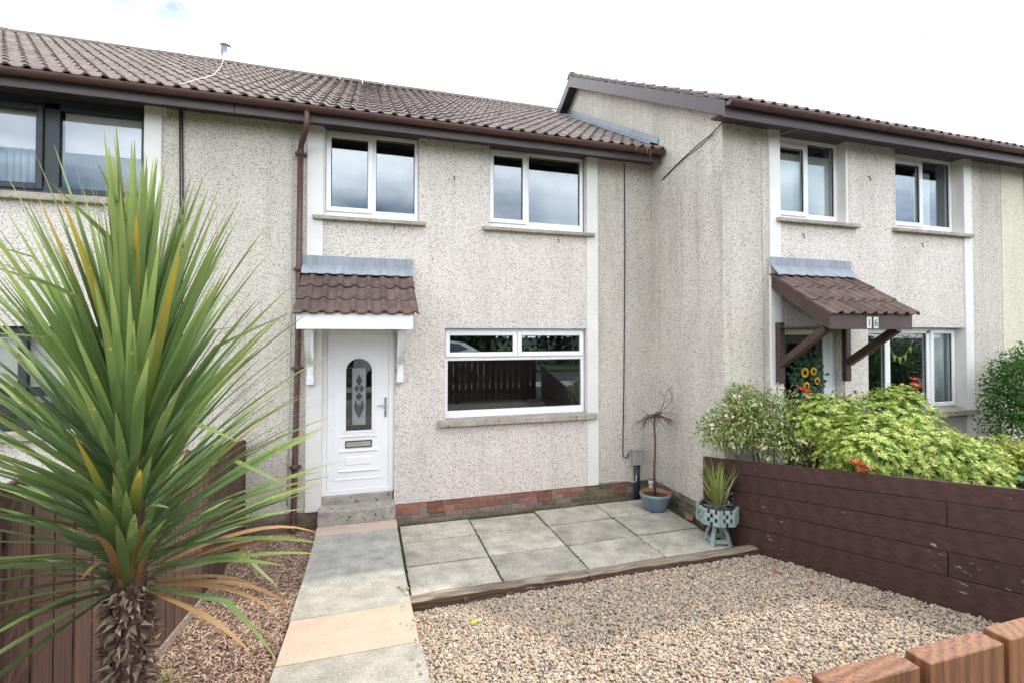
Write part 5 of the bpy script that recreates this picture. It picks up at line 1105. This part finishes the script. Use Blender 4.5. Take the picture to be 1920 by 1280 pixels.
for (hx, hy) in ((6.85, -2.95), (6.60, -3.12)):
    for k in range(17): a = k * GA; r_ = .05 + .012 * k; inst('leaf', HM, ho, (hx + r_ * math.cos(a), hy + r_ * math.sin(a), .42 - .011 * k + .05), (R(rng.uniform(-25, 15)), rng.uniform(-.2, .2), a - math.pi / 2), (1.15,) * 3)
B().lathe([(0, .0), (.09, .01), (.12, .05), (.09, .10), (0, .12)], (4.72, -3.28, .62), 9).obj('garden_rock', 'rock'); tag(bpy.data.objects['garden_rock'], 'grey brown rock behind the top of the dark fence under the shrub', 'rock')

# ------------------------------------------------------------------ across the street (seen only as reflections in the panes)
def street_tree(x, y, h, r, label, n=2600):
    t = thing('street_tree', label, 'tree', (x, y, .3), 'trees across the street')
    B().tube([(x, y, .2), (x + .05, y, h * .35), (x, y, h * .7)], [.18, .14, .06], 8).obj('trunk', 'twig', t, smooth=True)
    bl = [(x + nrg.normal(0, r * .35), y + nrg.normal(0, r * .25), h * f_, r * s_, r * s_, h * .22) for f_, s_ in ((.30, .9), (.45, 1), (.6, .9), (.75, .7), (.22, .8))]
    P, d = blob_points(n, bl, .5); leaves('crown', P, unit(d + nrg.normal(0, .6, d.shape)), nrg.uniform(.22, .42, n), nrg.uniform(.07, .12, n), 'leaf_tree', t)['kind'] = 'stuff'
words = ['first', 'second', 'third', 'fourth', 'fifth', 'sixth', 'seventh', 'eighth']
for i, (x, h) in enumerate(((-7, 5.6), (-2.5, 5.2), (2, 5.4), (6.2, 6.0), (10, 7.6), (14.5, 6.4), (19, 6.6), (24, 7))):
    street_tree(x, -17.5 + rng.uniform(-.8, .8), h, 2.4, words[i] + ' dark green tree from the left across the street, reflected in the windows')
car = thing('parked_car', 'white car parked in the street, reflected in the lower window', 'car', (2.0, -9.6, .40))
zc = .40
prof = [(x_ + .85, z_) for x_, z_ in [(-1.1, .35), (-1.15, .75), (-1.0, .95), (-.55, 1.02), (.1, 1.42), (.6, 1.5), (1.6, 1.49), (2.3, 1.38), (2.95, 1.0), (3.1, .8), (3.1, .35)]]
def carsec(s, ins): return [(x, -9.6 + s * (.86 - (ins if z > 1.0 else 0) * (z - .95) / .5), zc + z) for x, z in prof]
L1, L2 = carsec(-1, .22), carsec(1, .22); n = len(prof)
mesh('body', L1 + L2, [tuple(range(n)), tuple(range(2 * n - 1, n - 1, -1))] + [(i, i + n, (i + 1) % n + n, (i + 1) % n) for i in range(n)], 'car_white', car)
for s in (-1, 1):
    q = [(x_ + .85, z_) for x_, z_ in [(-.3, 1.05), (.2, 1.38), (.65, 1.43), (1.55, 1.42), (2.15, 1.33), (2.6, 1.06)]]
    B().prism([(x, -9.6 + s * (.868 - .22 * (z - .95) / .5), zc + z) for x, z in q], (0, s * .006, 0)).obj('side_window', 'glass_bevel', car)
    for xw in (.4, 3.1):
        o = B().tube([(xw, -9.6 + s * .66, zc + .32), (xw, -9.6 + s * .89, zc + .32)], .32, 20).obj('wheel', 'rubber', car); B().tube([(xw, -9.6 + s * .885, zc + .32), (xw, -9.6 + s * .90, zc + .32)], .2, 14).obj('rim', 'steel', o)

# ------------------------------------------------------------------ moss and weeds in the joints of the patio
mo = []
for (xa, ya, xb, yb_, m_) in ((.487, -.1, .505, -1.8, 260), (1.41, -.05, 1.41, -1.8, 120), (2.335, -.6, 2.335, -1.8, 90), (3.265, -.6, 3.265, -1.8, 60), (.5, -.605, 4.1, -.605, 90), (.5, -1.21, 4.1, -1.21, 90), (.5, -.045, 4.2, -.045, 420), (4.215, -.1, 4.18, -1.7, 260)):
    t_ = nrg.random(m_); mo.append(np.stack([xa + (xb - xa) * t_ + nrg.normal(0, .008, m_), ya + (yb_ - ya) * t_ + nrg.normal(0, .008, m_), np.full(m_, -.428)], 1))
P = np.concatenate(mo); n = len(P)
island_colours('moss_tuft', [(0.0, (0.035, 0.045, 0.015)), (0.6, (0.08, 0.10, 0.03)), (1.0, (0.17, 0.17, 0.06))], rough=0.9)
tag(leaves('joint_moss', P, unit(np.stack([nrg.normal(0, .7, n), nrg.normal(0, .7, n), np.ones(n)], 1)), nrg.uniform(.008, .026, n), nrg.uniform(.003, .007, n), 'moss_tuft', None), 'dark green moss growing in the joints of the patio slabs', 'moss', kind='stuff')
# scraps lying on the gravel
bits = (('fallen_petal', (.98, -2.45), 'petal_yellow', 'yellow dead leaf lying on gravel near the timber edging', 'leaf', .05), ('fallen_leaf', (2.35, -2.20), 'leaf_blue', 'pale green scrap lying on gravel by the timber edging', 'scrap', .035),
        ('fallen_leaf', (3.95, -2.62), 'leaf_red', 'fallen red leaf on the gravel near the dark fence', 'leaf', .04), ('fallen_leaf', (4.02, -2.95), 'leaf_red', 'second red leaf on gravel, nearer the front pickets', 'leaf', .035))
for nm, (x, y), mt, lab, ct_, sz in bits:
    z = gravel_z(x, y) + .022; a = rng.uniform(0, 3)
    o = B().add([(-sz, 0, 0), (-sz * .2, sz * .45, .012), (sz, .1 * sz, .004), (-sz * .1, -sz * .4, .010), (0, 0, .004)], [(0, 4, 1), (1, 4, 2), (2, 4, 3), (3, 4, 0)]).obj(nm, mt); o.location = (x, y, z); o.rotation_euler = (.1, .1, a); tag(o, lab, ct_)

# ------------------------------------------------------------------ plinths and ground of the neighbours
courses(HL, -6.0, -1.285, 'X', .008, -.163, 4, lambda x, c: 'brick_red' if c < 2 and rng.random() < .6 else 'brick_grey')
B().box(5.11, 9.388, YF + .012, YF + .2, -.5, -.122).obj('plinth', 'brick_grey', HR); B().box(9.394, 14.5, YF + .012, YF + .2, -.5, -.122).obj('plinth', 'brick_grey', HC)
b = B(); yl = [-.0, -1.2, -2.4, -3.6, -4.8, -6.4]
for y in yl: b.v += [(-12, y, bark_z(y) - .02), (-1.29, y, bark_z(y) - .02)]
b.f = [(2 * k, 2 * k + 2, 2 * k + 3, 2 * k + 1) for k in range(len(yl) - 1)]
tag(b.obj('lawn', 'grass_ground'), kind='structure')
